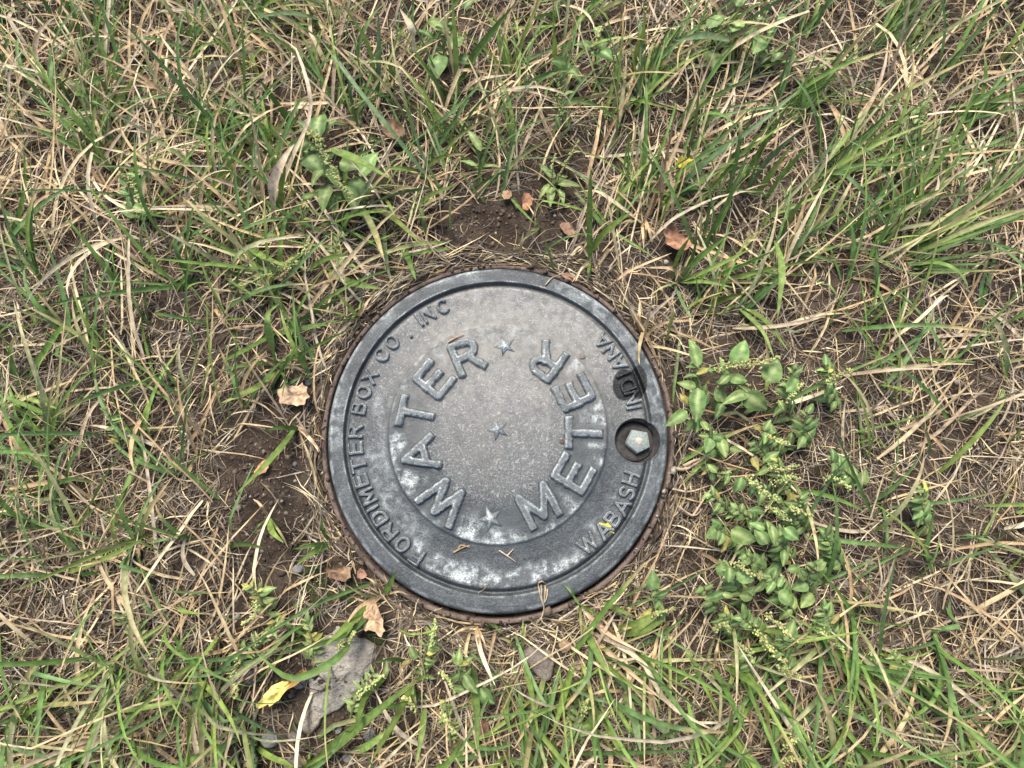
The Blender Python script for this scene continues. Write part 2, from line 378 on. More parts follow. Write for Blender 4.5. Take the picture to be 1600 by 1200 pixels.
LID = thing('manhole_cover', 'round dark grey cast iron water meter lid with raised lettering', 'manhole cover', (0, 0, 0))
def build_lid():
    qs = np.unique(np.concatenate([np.linspace(0.004, .88, 190), np.linspace(.88, .91, 14), np.linspace(.91, 1.0, 24)]))
    nt_ = 640; th = np.linspace(0, 2 * math.pi, nt_, endpoint=False)
    Q, T = np.meshgrid(qs, th, indexing='ij')
    X = Q * np.cos(T) * LID_R; Y = Q * np.sin(T) * LID_R * YS
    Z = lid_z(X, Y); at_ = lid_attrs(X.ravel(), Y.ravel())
    V = np.stack([X.ravel(), Y.ravel(), Z.ravel()], 1); nq = len(qs)
    # skirt
    sk = V[(nq - 1) * nt_:].copy(); sk[:, 2] = LID_Z - .024; V = np.concatenate([V, sk, [[0, 0, LID_Z + .0004]]])
    for k in at_: at_[k] = np.concatenate([at_[k], np.zeros(nt_), [at_[k][0]]])
    i = np.arange((nq + 1) * nt_).reshape(nq + 1, nt_); j = np.roll(i, -1, 1)
    Fq = np.stack([i[:-1].ravel(), i[1:].ravel(), j[1:].ravel(), j[:-1].ravel()], 1)
    hd = np.sqrt((V[:, 0] - HOLE[0]) ** 2 + (V[:, 1] - HOLE[1]) ** 2) < HOLE_R + .0004
    Fq = Fq[~hd[Fq].any(1)]
    ct = len(V) - 1
    tri = np.stack([np.full(nt_, ct), i[0], j[0]], 1)
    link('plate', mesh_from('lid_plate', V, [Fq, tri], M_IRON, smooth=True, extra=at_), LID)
build_lid()
def build_letters():
    for spec, (c, right, up, wd, segs) in zip(LETTERS, SEG):
        ch, px, py, out, H, hw, rel = spec
        st = hw / 3.6; pad = hw * 1.9
        us = np.arange(-wd / 2 - pad, wd / 2 + pad, st); vs = np.arange(-H / 2 - pad, H / 2 + pad, st)
        U, Vv = np.meshgrid(us, vs, indexing='ij')
        P = c + U.ravel()[:, None] * right + Vv.ravel()[:, None] * up
        d = np.min([seg_dist(P, *g) for g in segs], axis=0)
        wob = (fbm(P[:, 0] * 320, P[:, 1] * 320, 77, 2) - .5) * hw * .45
        f = 1 - sstep(hw * .62, hw * 1.06, d + wob)
        zb = lid_z(P[:, 0], P[:, 1])
        z = zb + rel * f - 0.00028 + 0.00030 * sstep(0, .15, f)
        keep = (d < hw * 1.75)
        n1, n2 = U.shape; i = np.arange(n1 * n2).reshape(n1, n2)
        Fq = np.stack([i[:-1, :-1].ravel(), i[1:, :-1].ravel(), i[1:, 1:].ravel(), i[:-1, 1:].ravel()], 1)
        Fq = Fq[keep[Fq].all(1)]
        used = np.unique(Fq); mp = -np.ones(n1 * n2, int); mp[used] = np.arange(len(used))
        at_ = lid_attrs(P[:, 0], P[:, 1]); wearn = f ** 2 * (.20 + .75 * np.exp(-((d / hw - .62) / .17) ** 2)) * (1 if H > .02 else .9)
        at_['wear'] = wearn; at_['painted_glare'] = at_['painted_glare'] * .5 * f; at_['wrinkle'] = at_['wrinkle'] * 0; at_['dust'] = at_['dust'] * (.45 - .35 * f) 
        V = np.stack([P[:, 0] - c[0], P[:, 1] - c[1], z - LID_Z], 1)[used]
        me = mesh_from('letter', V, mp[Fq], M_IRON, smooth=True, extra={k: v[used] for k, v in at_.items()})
        nm = 'letter'
        if ch in '|': nm = 'raised_bar'
        if ch == '.': nm = 'raised_dot'
        link(nm, me, LID, (c[0], c[1], LID_Z))
    for px, py, rr, dome in ((789, 540.5, 18.0, 0), (777.9, 671.3, 17.5, 1), (766.5, 810.5, 19, 0)):
        c = at(px, py, LID_Z)[:2]; rr *= PX
        V, Fc = [(0, 0, .0030)], []
        zb = float(lid_z(np.array([c[0]]), np.array([c[1]]))[0]) - LID_Z
        for ring, (k, zz) in enumerate(((1.0, .0008), (1.06, -.0006))):
            for j in range(10):
                a = R(180 + 36 * j + 4); q = rr * (k if j % 2 == 0 else .40 * k)
                V.append((q * math.cos(a), q * math.sin(a), zz))
        for j in range(10):
            k = (j + 1) % 10
            Fc.append((0, 1 + j, 1 + k)); Fc.append((1 + j, 11 + j, 11 + k)); Fc.append((1 + j, 11 + k, 1 + k))
        V = np.array(V); V[:, 2] += zb; nv = len(V)
        ex = dict(wear=np.r_[.75, np.full(10, .45), np.zeros(10)], painted_glare=np.full(nv, .2), wrinkle=np.zeros(nv), dust=np.full(nv, .1), wet=np.zeros(nv))
        s = link('star', mesh_from('star', V, np.array(Fc), M_IRON, extra=ex), LID, (c[0], c[1], LID_Z))
        if dome:
            bpyv, bf = dome_geo(.0026, .0016, 10, 3)
            bpyv[:, 2] += zb + .0014; nn = len(bpyv)
            link('boss', mesh_from('boss', bpyv, bf, M_IRON, smooth=True, extra=dict(wear=np.full(nn, .6), painted_glare=np.zeros(nn), wrinkle=np.zeros(nn), dust=np.zeros(nn), wet=np.zeros(nn))), s)
def dome_geo(r, h, n, m):
    V = [(0, 0, h)]; Fc = []
    for k in range(1, m + 1):
        a = math.pi / 2 * k / m
        for j in range(n): V.append((r * math.sin(a) * math.cos(2 * math.pi * j / n), r * math.sin(a) * math.sin(2 * math.pi * j / n), h * math.cos(a)))
    tri = np.array([(0, 1 + j, 1 + (j + 1) % n) for j in range(n)])
    quad = np.array([(1 + (k - 1) * n + j, 1 + k * n + j, 1 + k * n + (j + 1) % n, 1 + (k - 1) * n + (j + 1) % n) for k in range(1, m) for j in range(n)])
    return np.array(V), [tri, quad]
build_letters()
def build_recess():
    n = 96; th = np.linspace(0, 2 * math.pi, n, endpoint=False)
    prof = [(HOLE_R + .0019, 'o', -.0004), (HOLE_R + .0012, 'o', .00025), (HOLE_R + .0003, 'o', .0003), (HOLE_R - .0006, 'o', -.0006), (HOLE_R - .0011, 'z', -.0135), (.010, 'z', -.0138), (.0, 'z', -.0138)]
    V = []
    for r, kind, dz in prof:
        for t in th:
            x, y = HOLE[0] + r * math.cos(t), HOLE[1] + r * math.sin(t)
            V.append((x, y, dz))
    V = np.array(V); top = np.repeat([k[1] == 'o' for k in prof], n)
    V[top, 2] += lid_z(V[top, 0], V[top, 1]); V[~top, 2] += LID_Z
    i = np.arange(len(prof) * n).reshape(-1, n); j = np.roll(i, -1, 1)
    Fa = np.stack([i[:3].ravel(), i[1:4].ravel(), j[1:4].ravel(), j[:3].ravel()], 1)
    Fb = np.stack([i[3:-1].ravel(), i[4:].ravel(), j[4:].ravel(), j[3:-1].ravel()], 1)
    V[:, 0] -= HOLE[0]; V[:, 1] -= HOLE[1]
    me = mesh_from('bolt_recess', V, [Fa, Fb], M_RECESS, smooth=True)
    me.materials.append(M_IRON)
    mi = np.zeros(len(Fa) + len(Fb), np.int32); mi[:2 * n] = 1
    me.polygons.foreach_set('material_index', mi)
    for k, v in lid_attrs(V[:, 0] + HOLE[0], V[:, 1] + HOLE[1]).items():
        me.attributes.new(k, 'FLOAT', 'POINT').data.foreach_set('value', v.astype(np.float32))
    link('bolt_recess', me, LID, (HOLE[0], HOLE[1], 0))
    # pentagon bolt
    bz = LID_Z - .0035; bc = at(998.5, 689, bz)
    V, Fc = [], []
    for r, z in ((.0122, -.010), (.0118, -.0012), (.0108, 0)):
        for k in range(5):
            a = R(120 + 72 * k - 4); V.append((r * math.cos(a), r * math.sin(a), z))
    Fc4 = [(i * 5 + k, i * 5 + (k + 1) % 5, i * 5 + 5 + (k + 1) % 5, i * 5 + 5 + k) for i in range(2) for k in range(5)]
    V.append((0, 0, .0001)); top = [(15, 10 + k, 10 + (k + 1) % 5) for k in range(5)]
    b = link('pentagon_bolt', mesh_from('pentagon_bolt', np.array(V), [np.array(Fc4), np.array(top)], M_BOLT), LID, tuple(bc))
    dv, df = dome_geo(.0036, .0010, 16, 4)
    link('centre_boss', mesh_from('centre_boss', dv, df, M_DIMPLE, smooth=True), b)
    # washer
    V = []; wprof = [(.0085, -.0133), (.0085, -.0116), (.0178, -.0116), (.0183, -.0121), (.0183, -.0139)]
    for r, z in wprof:
        for t in th: V.append((r * math.cos(t), r * math.sin(t), z))
    i = np.arange(len(wprof) * n).reshape(-1, n); j = np.roll(i, -1, 1)
    link('washer', mesh_from('washer', np.array(V), np.stack([i[:-1].ravel(), j[:-1].ravel(), j[1:].ravel(), i[1:].ravel()], 1), M_WASHER, smooth=False), LID, (HOLE[0] - .0008, HOLE[1], LID_Z))
build_recess()
def build_ring():
    n = 200; V = []
    prof = [(1.016, -.045), (1.016, -.0085), (1.020, -.0070), (1.036, -.0066), (1.044, -.0085), (1.047, -.014), (1.050, -.06)]
    for k, (q, z) in enumerate(prof):
        for t in range(n):
            a = 2 * math.pi * t / n
            wv = 1 + .0016 * math.sin(3 * a + 1) + .0012 * math.sin(7 * a)
            V.append((q * wv * LID_R * math.cos(a), q * wv * LID_R * YS * math.sin(a) - .0012, LID_Z + z + .0008 * math.sin(2 * a + .5)))
    i = np.arange(len(prof) * n).reshape(-1, n); j = np.roll(i, -1, 1)
    o = link('meter_box_ring', mesh_from('meter_box_ring', np.array(V), np.stack([i[:-1].ravel(), j[:-1].ravel(), j[1:].ravel(), i[1:].ravel()], 1), M_RUST, smooth=True))
    tag(o, 'rusty brown iron ring set in the soil round the meter lid', 'ring')
build_ring()

# ------------------------------------------------------------------ grass and litter (nobody could count it)
TAN = np.array([[.62, .48, .28], [.52, .38, .21], [.70, .57, .36], [.42, .29, .16], [.56, .47, .33], [.38, .29, .20]])
GREY = np.array([[.30, .24, .18], [.22, .165, .12], [.38, .32, .26], [.16, .11, .08], [.44, .37, .30], [.27, .19, .14]])
GREEN = np.array([[.115, .195, .040], [.150, .235, .050], [.090, .155, .040], [.125, .200, .070], [.200, .265, .060], [.105, .175, .050]])
CLEAR = [(*at(a, b, .01)[:2], c * PX) for a, b, c in ((530, 1035, 50), (505, 1085, 34), (485, 1125, 22), (462, 618, 24), (586, 968, 22), (530, 894, 18), (440, 1080, 26), (1053, 382, 22), (790, 350, 46), (725, 352, 30), (855, 358, 30), (440, 760, 42), (400, 830, 34), (395, 690, 26), (418, 1160, 15), (566, 897, 9), (792, 306, 8), (823, 319, 12), (846, 1035, 20))] + [(*at(a, b, h)[:2], c * PX) for a, b, h, c in ((497, 195, .04, 28), (482, 245, .035, 26), (530, 285, .035, 24), (580, 255, .03, 20), (868, 290, .01, 26), (748, 245, .015, 22), (690, 75, .03, 30), (930, 80, .03, 22), (1090, 590, .04, 34), (1160, 590, .045, 36), (400, 925, .02, 24))]
def strips(x, y, th, L, w, pitch0, pitch1, curl, S, c0, c1, roll=None, fold=0.0, z0=None, keep_out=0.1665, let=0.02, bend=None):
    """ribbons that start on the soil and follow their own curve; returns verts, quads, colours"""
    n = len(x); P = np.zeros((n, S + 1, 3)); hd = th.copy()
    z0 = ground_h(x, y) + 0.0006 if z0 is None else z0
    P[:, 0] = np.stack([x, y, z0], 1); H = np.zeros((n, S + 1)); H[:, 0] = hd
    kink = np.where(RNG.random(n) < .22, RNG.integers(2, S + 1, n), 99); kp = RNG.normal(-.8, .4, n); kh = RNG.normal(0, .6, n)
    for k in range(S):
        t = (k + .5) / S; hd = hd + kh * (kink == k); ph = pitch0 + (pitch1 - pitch0) * t ** 1.3 + kp * (k >= kink)
        hd = hd + curl / S + (RNG.normal(0, 1, n) * (bend if bend is not None else 0) / S)
        st = L / S
        P[:, k + 1, 0] = P[:, k, 0] + st * np.cos(ph) * np.cos(hd); P[:, k + 1, 1] = P[:, k, 1] + st * np.cos(ph) * np.sin(hd)
        P[:, k + 1, 2] = P[:, k, 2] + st * np.sin(ph); H[:, k + 1] = hd
    rr = np.sqrt(P[..., 0] ** 2 + (P[..., 1] / YS) ** 2); g = ground_h(P[..., 0].ravel(), P[..., 1].ravel()).reshape(n, S + 1)
    g = np.where(rr < .167, .012, g)
    P[..., 2] = np.maximum(P[..., 2], g + .0008)
    cl_ = np.zeros(n, bool)
    for cx, cy, cr in CLEAR:
        cl_ |= (((P[..., 0] - cx) ** 2 + (P[..., 1] - cy) ** 2) < cr * cr).any(1)
    bad = (rr < keep_out).any(1) & (RNG.random(n) > let); bad |= (rr[:, 0] < .166) | (rr < .150).any(1) | (cl_ & (RNG.random(n) < .82))
    ok = ~bad; P, H, L, w, c0, c1 = P[ok], H[ok], L[ok], w[ok], c0[ok], c1[ok]; n = len(P)
    t = np.linspace(0, 1, S + 1)
    wp = np.minimum(1, .55 + 2.2 * t) * (1 - t ** 2.4) ** .8 + .06
    W = w[:, None] * wp[None] * .5
    rl = (RNG.normal(0, .5, n) if roll is None else roll[ok])[:, None] + RNG.normal(0, .7, n)[:, None] * t[None]
    sx, sy, sz = -np.sin(H) * np.cos(rl), np.cos(H) * np.cos(rl), np.sin(rl)
    side = np.stack([sx, sy, sz], -1) * W[..., None]
    A = P - side; B = P + side; A[..., 2] = np.maximum(A[..., 2], P[..., 2] - .004); B[..., 2] = np.maximum(B[..., 2], P[..., 2] - .004)
    cc = c0[:, None] * (1 - t[None, :, None]) + c1[:, None] * t[None, :, None]
    tipb = (RNG.random(n) < .4)[:, None] * np.clip((t - RNG.uniform(.6, .9, n)[:, None]) / .15, 0, 1)
    cc = cc * (1 - tipb[..., None]) + np.array([.40, .28, .15]) * tipb[..., None]
    cc = cc * (1 + RNG.normal(0, .09, (n, S + 1, 1)))
    if fold > 0:
        Mid = P.copy(); Mid[..., 2] -= W * fold
        V = np.stack([A, Mid, B], 2).reshape(-1, 3); C = np.repeat(cc[:, :, None], 3, 2).reshape(-1, 3)
        C = C * np.tile([1.0, 1.12, 1.0], len(C) // 3)[:, None]; m = 3
    else:
        V = np.stack([A, B], 2).reshape(-1, 3); C = np.repeat(cc[:, :, None], 2, 2).reshape(-1, 3); m = 2
    i = np.arange(n * (S + 1) * m).reshape(n, S + 1, m)
    Q = [np.stack([i[:, :-1, a].ravel(), i[:, :-1, a + 1].ravel(), i[:, 1:, a + 1].ravel(), i[:, 1:, a].ravel()], 1) for a in range(m - 1)]
    return V, np.concatenate(Q), np.clip(C, 0, .9)
class Acc:
    def __init__(s): s.V, s.F, s.C, s.n = [], [], [], 0
    def add(s, V, F, C): s.V.append(V); s.F.append(F + s.n); s.C.append(C); s.n += len(V)
    def build(s, name, mat, label, smooth=True):
        o = link(name, mesh_from(name, np.concatenate(s.V), np.concatenate(s.F), mat, np.concatenate(s.C), smooth)); o['kind'] = 'stuff'; o['label'] = label; return o
def bump2(px, py, cx, cy, rx, ry): return np.exp(-(((px - cx) / rx) ** 2 + ((py - cy) / ry) ** 2))
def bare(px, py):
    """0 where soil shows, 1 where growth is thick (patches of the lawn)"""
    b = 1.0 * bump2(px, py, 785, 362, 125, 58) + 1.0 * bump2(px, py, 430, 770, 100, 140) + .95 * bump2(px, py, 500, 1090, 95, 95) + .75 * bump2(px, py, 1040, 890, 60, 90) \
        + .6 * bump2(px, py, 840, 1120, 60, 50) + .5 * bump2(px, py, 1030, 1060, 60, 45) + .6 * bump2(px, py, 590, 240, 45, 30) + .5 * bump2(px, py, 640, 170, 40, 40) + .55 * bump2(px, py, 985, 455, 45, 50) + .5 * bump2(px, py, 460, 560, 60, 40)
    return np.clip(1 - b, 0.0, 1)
def patch(px, py):
    """little straw lies in the sprawling weeds beside the bolt"""
    return 1 - .8 * sstep(1040, 1110, px) * sstep(500, 570, py) * (1 - sstep(1020, 1100, py)) * (1 - sstep(1290, 1400, px))
def scatter(n, ext=None):
    """random spots over the ground the photograph shows, a little wider"""
    px = RNG.uniform(-130, 1730, n * 2); py = RNG.uniform(-130, 1330, n * 2)
    d = np.stack([(px - 800) / F_PX, (600 - py) / F_PX * UP[1] + FWD[1], (600 - py) / F_PX * UP[2] + FWD[2]], 1)
    t = -CAM[2] / d[:, 2]; x, y = CAM[0] + d[:, 0] * t, CAM[1] + d[:, 1] * t
    ok = lid_q(x, y) > 1.05
    return x[ok][:n], y[ok][:n]
def pick(pal, n): return pal[RNG.integers(0, len(pal), n)] * RNG.uniform(.75, 1.2, (n, 1))

def build_litter():
    acc = Acc()
    # fine thatch, mostly grey-brown
    x, y = scatter(42000); px, py = pix(x, y); b = bare(px, py)
    keep = RNG.random(len(x)) < (.24 + .76 * b) * (.55 + .45 * sstep(.3, .6, vnoise(x * 40, y * 40, 401))); x, y = x[keep], y[keep]; n = len(x)
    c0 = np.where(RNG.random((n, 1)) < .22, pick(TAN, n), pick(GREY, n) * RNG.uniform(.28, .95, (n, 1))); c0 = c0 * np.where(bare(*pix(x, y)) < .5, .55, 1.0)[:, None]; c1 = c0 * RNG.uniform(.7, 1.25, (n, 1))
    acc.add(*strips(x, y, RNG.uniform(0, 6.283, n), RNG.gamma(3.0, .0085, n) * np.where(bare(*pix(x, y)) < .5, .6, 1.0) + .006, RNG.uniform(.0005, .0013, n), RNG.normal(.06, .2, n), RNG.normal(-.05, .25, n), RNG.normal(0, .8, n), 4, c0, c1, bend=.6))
    # litter caught against the ring
    n = 1700; a = RNG.uniform(0, 6.283, n); q = 1.07 + RNG.gamma(1.6, .045, n); x, y = LID_R * q * np.cos(a), LID_R * q * YS * np.sin(a)
    c0 = np.where(RNG.random((n, 1)) < .3, pick(TAN, n), pick(GREY, n) * RNG.uniform(.3, .9, (n, 1)))
    acc.add(*strips(x, y, a + np.where(RNG.random(n) < .5, 1.57, -1.57) + RNG.normal(0, .7, n), RNG.gamma(3, .008, n) + .006, RNG.uniform(.0006, .0015, n), RNG.normal(.15, .3, n), RNG.normal(0, .3, n), RNG.normal(0, .6, n), 4, c0, c0, bend=.5, keep_out=.160, let=.05))
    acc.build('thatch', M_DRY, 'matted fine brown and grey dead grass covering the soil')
    acc = Acc()
    # longer straw
    x, y = scatter(5600); px, py = pix(x, y); b = bare(px, py)
    wgt = (.12 + .88 * b) * np.where(py < 420, 1.0, np.where(py > 930, .6, .55)) * patch(px, py) * (.35 + .65 * sstep(.3, .6, vnoise(x * 22, y * 22, 402))); keep = RNG.random(len(x)) < wgt; x, y, px, py = x[keep], y[keep], px[keep], py[keep]; n = len(x)
    th = np.where(RNG.random(n) < .5, RNG.normal(1.0, .5, n), RNG.uniform(0, 6.283, n))
    c0 = pick(TAN, n); c1 = c0 * RNG.uniform(.8, 1.2, (n, 1))
    acc.add(*strips(x, y, th, RNG.gamma(4, .015, n) + .02, RNG.uniform(.0009, .0022, n), RNG.normal(.22, .25, n), RNG.normal(-.08, .3, n), RNG.normal(0, .4, n), 6, c0, c1, bend=.4))
    # broad dry blades, thick in the upper part
    x, y = scatter(3600); px, py = pix(x, y); b = bare(px, py)
    wgt = b * np.where(py < 400, np.where((px < 620), 1.0, .40), np.where(px > 1020, .16, .19)) * patch(px, py); keep = RNG.random(len(x)) < wgt; x, y, px, py = x[keep], y[keep], px[keep], py[keep]; n = len(x)
    th = np.where(px < 620, RNG.normal(2.2, .9, n), RNG.normal(.95, .8, n)); c0 = pick(TAN, n); c1 = c0 * RNG.uniform(.9, 1.2, (n, 1))
    acc.add(*strips(x, y, th, RNG.gamma(6, .014, n) + .02, RNG.uniform(.0017, .0043, n), RNG.normal(.45, .3, n), RNG.normal(-.25, .4, n), RNG.normal(0, .5, n), 8, c0, c1, fold=.5, bend=.5))
    acc.build('dry_straw', M_DRY, 'pale tan dry grass straw lying between the green blades')
build_litter()
def build_grass():
    acc = Acc()
    x, y = scatter(800); lean = RNG.normal(0, .45, len(x)); m_ = RNG.integers(4, 12, len(x)); lean = np.repeat(lean, m_); x, y = np.repeat(x, m_), np.repeat(y, m_); x = x + RNG.normal(0, .0045, len(x)); y = y + RNG.normal(0, .0045, len(x)); px, py = pix(x, y); b = bare(px, py)
    cl = vnoise(x * 28, y * 28, 301)
    wgt = b ** 1.5 * sstep(.22, .5, cl) * np.select([py < 200, py < 420, py > 960], [1.0, .76, .64], .40)
    wgt = wgt * np.where((px > 980) & (py < 520), 1.25, 1.0) * np.where((px > 1060) & (py > 520) & (py < 930), .45, 1.0)
    keep = RNG.random(len(x)) < wgt; x, y, px, py, lean = x[keep], y[keep], px[keep], py[keep], lean[keep]; n = len(x)
    th = lean + np.where((px > 980) & (py < 560), RNG.normal(.9, .5, n), np.where(py > 940, RNG.normal(-1.3, 1.1, n), RNG.normal(1.3, 1.0, n)))
    c0 = pick(GREEN, n); c1 = c0 * RNG.uniform(.85, 1.25, (n, 1))
    dead = RNG.random(n) < .25; c1[dead] = pick(TAN, dead.sum()) * .9
    c0 = c0 * 1.08
    acc.add(*strips(x, y, th, np.minimum(RNG.gamma(6, .0125, n) + .02, .125), RNG.uniform(.0018, .0049, n), RNG.normal(.75, .3, n), RNG.normal(.0, .45, n), RNG.normal(0, .3, n), 8, c0, c1, fold=.55, bend=.2, let=.05))
    # the lawn beyond the picture
    n = 32000; rr = .30 + 2.9 * RNG.random(n) ** 1.4; a = RNG.uniform(0, 6.283, n); x, y = rr * np.cos(a) * 1.15, rr * np.sin(a) + .1
    qx, qy = pix(x, y); out = (qx < -120) | (qx > 1720) | (qy < -120) | (qy > 1320); x, y = x[out], y[out]; n = len(x)
    g = RNG.random((n, 1)) < .45; c0 = np.where(g, pick(GREEN, n), pick(TAN, n)); c1 = c0 * RNG.uniform(.8, 1.2, (n, 1))
    acc.add(*strips(x, y, RNG.uniform(0, 6.283, n), RNG.gamma(5, .018, n) + .02, RNG.uniform(.002, .005, n), RNG.normal(.6, .4, n), RNG.normal(-.1, .5, n), RNG.normal(0, .6, n), 4, c0, c1, bend=.5))
    acc.build('grass', M_GRASS, 'thin green and yellowing grass blades growing through the dry thatch')
build_grass()
def build_crumbs():
    """soil crumbs and grit"""
    ico = [(0, 0, 1)] + [(.894 * math.cos(2 * math.pi * k / 5), .894 * math.sin(2 * math.pi * k / 5), .447) for k in range(5)] + [(.894 * math.cos(2 * math.pi * (k + .5) / 5), .894 * math.sin(2 * math.pi * (k + .5) / 5), -.447) for k in range(5)] + [(0, 0, -1)]
    ico = np.array(ico); Fc = []
    for k in range(5):
        m = (k + 1) % 5
        Fc += [(0, 1 + k, 1 + m), (1 + k, 6 + k, 1 + m), (1 + m, 6 + k, 6 + m), (11, 6 + m, 6 + k)]
    Fc = np.array(Fc); n = 14000; x, y = scatter(n); n = len(x)
    ex, ey = scatter(30000); eb = bare(*pix(ex, ey)) < .45; x, y = np.r_[x, ex[eb][:9000]], np.r_[y, ey[eb][:9000]]; n = len(x)
    px, py = pix(x, y); s = RNG.gamma(1.6, .00055, n) + .0004
    V = ico[None] * (s[:, None, None] * RNG.uniform(.6, 1.3, (n, 12, 1)))
    V = V * np.array([1, 1, .6]) + np.stack([x, y, ground_h(x, y) + s * .1], 1)[:, None]
    pal = np.array([[.075, .052, .038], [.11, .08, .058], [.05, .036, .028], [.16, .12, .09], [.28, .25, .21]])
    c = pal[RNG.choice(5, n, p=[.34, .28, .22, .11, .05])]
    C = np.repeat(c, 12, 0); F = (Fc[None] + (np.arange(n) * 12)[:, None, None]).reshape(-1, 3)
    n2 = 170; a = RNG.uniform(0, 6.283, n2); q = RNG.uniform(1.012, 1.05, n2); s2 = RNG.gamma(2, .0005, n2) + .0004
    ctr = np.stack([LID_R * q * np.cos(a), LID_R * q * YS * np.sin(a) - .0012, LID_Z - .0065 + s2 * .5], 1)
    V2 = ico[None] * (s2[:, None, None] * RNG.uniform(.6, 1.3, (n2, 12, 1))) + ctr[:, None]
    C2 = np.repeat(pal[RNG.choice(5, n2, p=[.3, .3, .2, .15, .05])], 12, 0); F2 = (Fc[None] + (np.arange(n2) * 12)[:, None, None]).reshape(-1, 3)
    acc = Acc(); acc.add(V.reshape(-1, 3), F, C); acc.add(V2.reshape(-1, 3), F2, C2)
    acc.build('soil_crumbs', M_SEED, 'loose brown soil crumbs and grit on bare ground', smooth=False)
build_crumbs()

# ------------------------------------------------------------------ grass tufts one can tell apart
def smooth_path(pts, n):
    pts = np.array(pts, float); 
    if len(pts) == 2: return pts[0] + (pts[1] - pts[0]) * np.linspace(0, 1, n)[:, None]
    d = np.r_[0, np.cumsum(np.sqrt((np.diff(pts, axis=0) ** 2).sum(1)))]; d /= d[-1]; t = np.linspace(0, 1, n)
    out = np.zeros((n, pts.shape[1]))
    ext = np.vstack([2 * pts[0] - pts[1], pts, 2 * pts[-1] - pts[-2]])
    for i, tt in enumerate(t):
        k = min(len(pts) - 2, max(0, np.searchsorted(d, tt) - 1)); u = (tt - d[k]) / max(1e-9, d[k + 1] - d[k])
        p0, p1, p2, p3 = ext[k], ext[k + 1], ext[k + 2], ext[k + 3]
        out[i] = .5 * (2 * p1 + (p2 - p0) * u + (2 * p0 - 5 * p1 + 4 * p2 - p3) * u * u + (3 * p1 - p0 - 3 * p2 + p3) * u ** 3)
    return out
KIND = {'g': ((.125, .205, .045), (.155, .235, .055)), 'b': ((.13, .20, .085), (.15, .22, .10)), 'y': ((.19, .265, .060), (.24, .31, .085)), 'd': ((.085, .145, .035), (.10, .17, .04)),
        't': ((.48, .34, .18), (.58, .44, .26)), 'c': ((.58, .46, .30), (.66, .54, .37)), 'r': ((.34, .20, .10), (.42, .27, .14)), 'h': ((.13, .22, .06), (.50, .38, .20)), 'o': ((.13, .13, .05), (.22, .17, .08))}
def make_blade(path_px, width_px, kind, hts, parent, base):
    n = 12 if len(path_px) > 2 else 9
    pp = smooth_path(path_px, n); t = np.linspace(0, 1, n)
    hz = np.interp(t, np.linspace(0, 1, len(hts)), hts)
    P = np.array([at(pp[i, 0], pp[i, 1], hz[i]) for i in range(n)])
    g = ground_h(P[:, 0], P[:, 1]); q = lid_q(P[:, 0], P[:, 1]); g = np.where(q < 1.06, LID_Z + .002, g); P[:, 2] = np.maximum(P[:, 2], g + .001)
    T = np.gradient(P, axis=0); T /= np.linalg.norm(T, axis=1)[:, None] + 1e-9
    side = np.cross(T, [0, 0, 1.0]); side /= np.linalg.norm(side, axis=1)[:, None] + 1e-9
    nrm = np.cross(side, T)
    rl = random.uniform(-.5, .5) + random.uniform(-.5, .5) * t
    side = side * np.cos(rl)[:, None] + nrm * np.sin(rl)[:, None]; nrm = np.cross(side, T)
    wp = np.minimum(1, .6 + 2 * t) * (1 - t ** 2.6) ** .85 + .03
    wv = width_px * PX * 0.58 * wp * (1 + .08 * np.sin(t * 9 + random.random() * 6))
    A, B, Mi = P - side * wv[:, None], P + side * wv[:, None], P - nrm * (wv * .45)[:, None]
    V = np.stack([A, Mi, B], 1).reshape(-1, 3) - base
    i = np.arange(n * 3).reshape(n, 3)
    F = np.concatenate([np.stack([i[:-1, a], i[:-1, a + 1], i[1:, a + 1], i[1:, a]], 1) for a in (0, 1)])
    c0, c1 = np.array(KIND[kind][0]), np.array(KIND[kind][1]); k = random.uniform(.85, 1.15)
    cc = (c0 * (1 - t[:, None]) + c1 * t[:, None]) * k; C = np.repeat(cc[:, None], 3, 1); C[:, 1] *= 1.18
    nm = 'dry_blade' if kind in 'tcr' else 'blade'
    link(nm, mesh_from(nm, V, F, M_DRY if kind in 'tcr' else M_GRASS, C.reshape(-1, 3), True), parent)
def tuft(label, blades, group='grass tufts standing out round the lid'):
    """blades: (pixel path from root to tip, width, kind, heights in mm)"""
    p0 = blades[0][0][0]; base = at(p0[0], p0[1], 0)
    base[2] = float(ground_h(base[0], base[1])) if lid_q(base[0], base[1]) > 1.05 else 0.0
    o = thing('grass_tuft', label, 'grass tuft', tuple(base), group)
    for path, wd, kd, ht in blades: make_blade(path, wd * 1.12, kd, [h * 1.35 / 1000 for h in ht], o, base)
    # a few thin dry blades at the root make it a tuft
    for _ in range(3):
        a = random.uniform(0, 6.28); L = random.uniform(25, 60)
        make_blade([p0, (p0[0] + L * .6 * math.cos(a), p0[1] + L * .6 * math.sin(a) - 4), (p0[0] + L * math.cos(a), p0[1] + L * math.sin(a))], random.uniform(2.5, 5), random.choice('tgth'), [0, .02, .012], o, base)
H1, H2, H3 = (0, 15, 22), (0, 25, 45), (0, 35, 70)
tuft('tall dry and green tuft with a broad withered tan blade bending over', [
    ([(428, 345), (426, 290), (445, 245), (460, 225)], 13, 'c', (0, 30, 45, 40)), ([(412, 330), (404, 240), (385, 150)], 5, 't', H3), ([(436, 340), (440, 290), (447, 260)], 9, 'g', H2),
    ([(420, 340), (455, 250), (486, 165), (460, 70), (445, 62)], 7, 'c', (0, 30, 55, 75, 70)), ([(428, 345), (452, 300), (484, 180)], 4, 't', H2)])
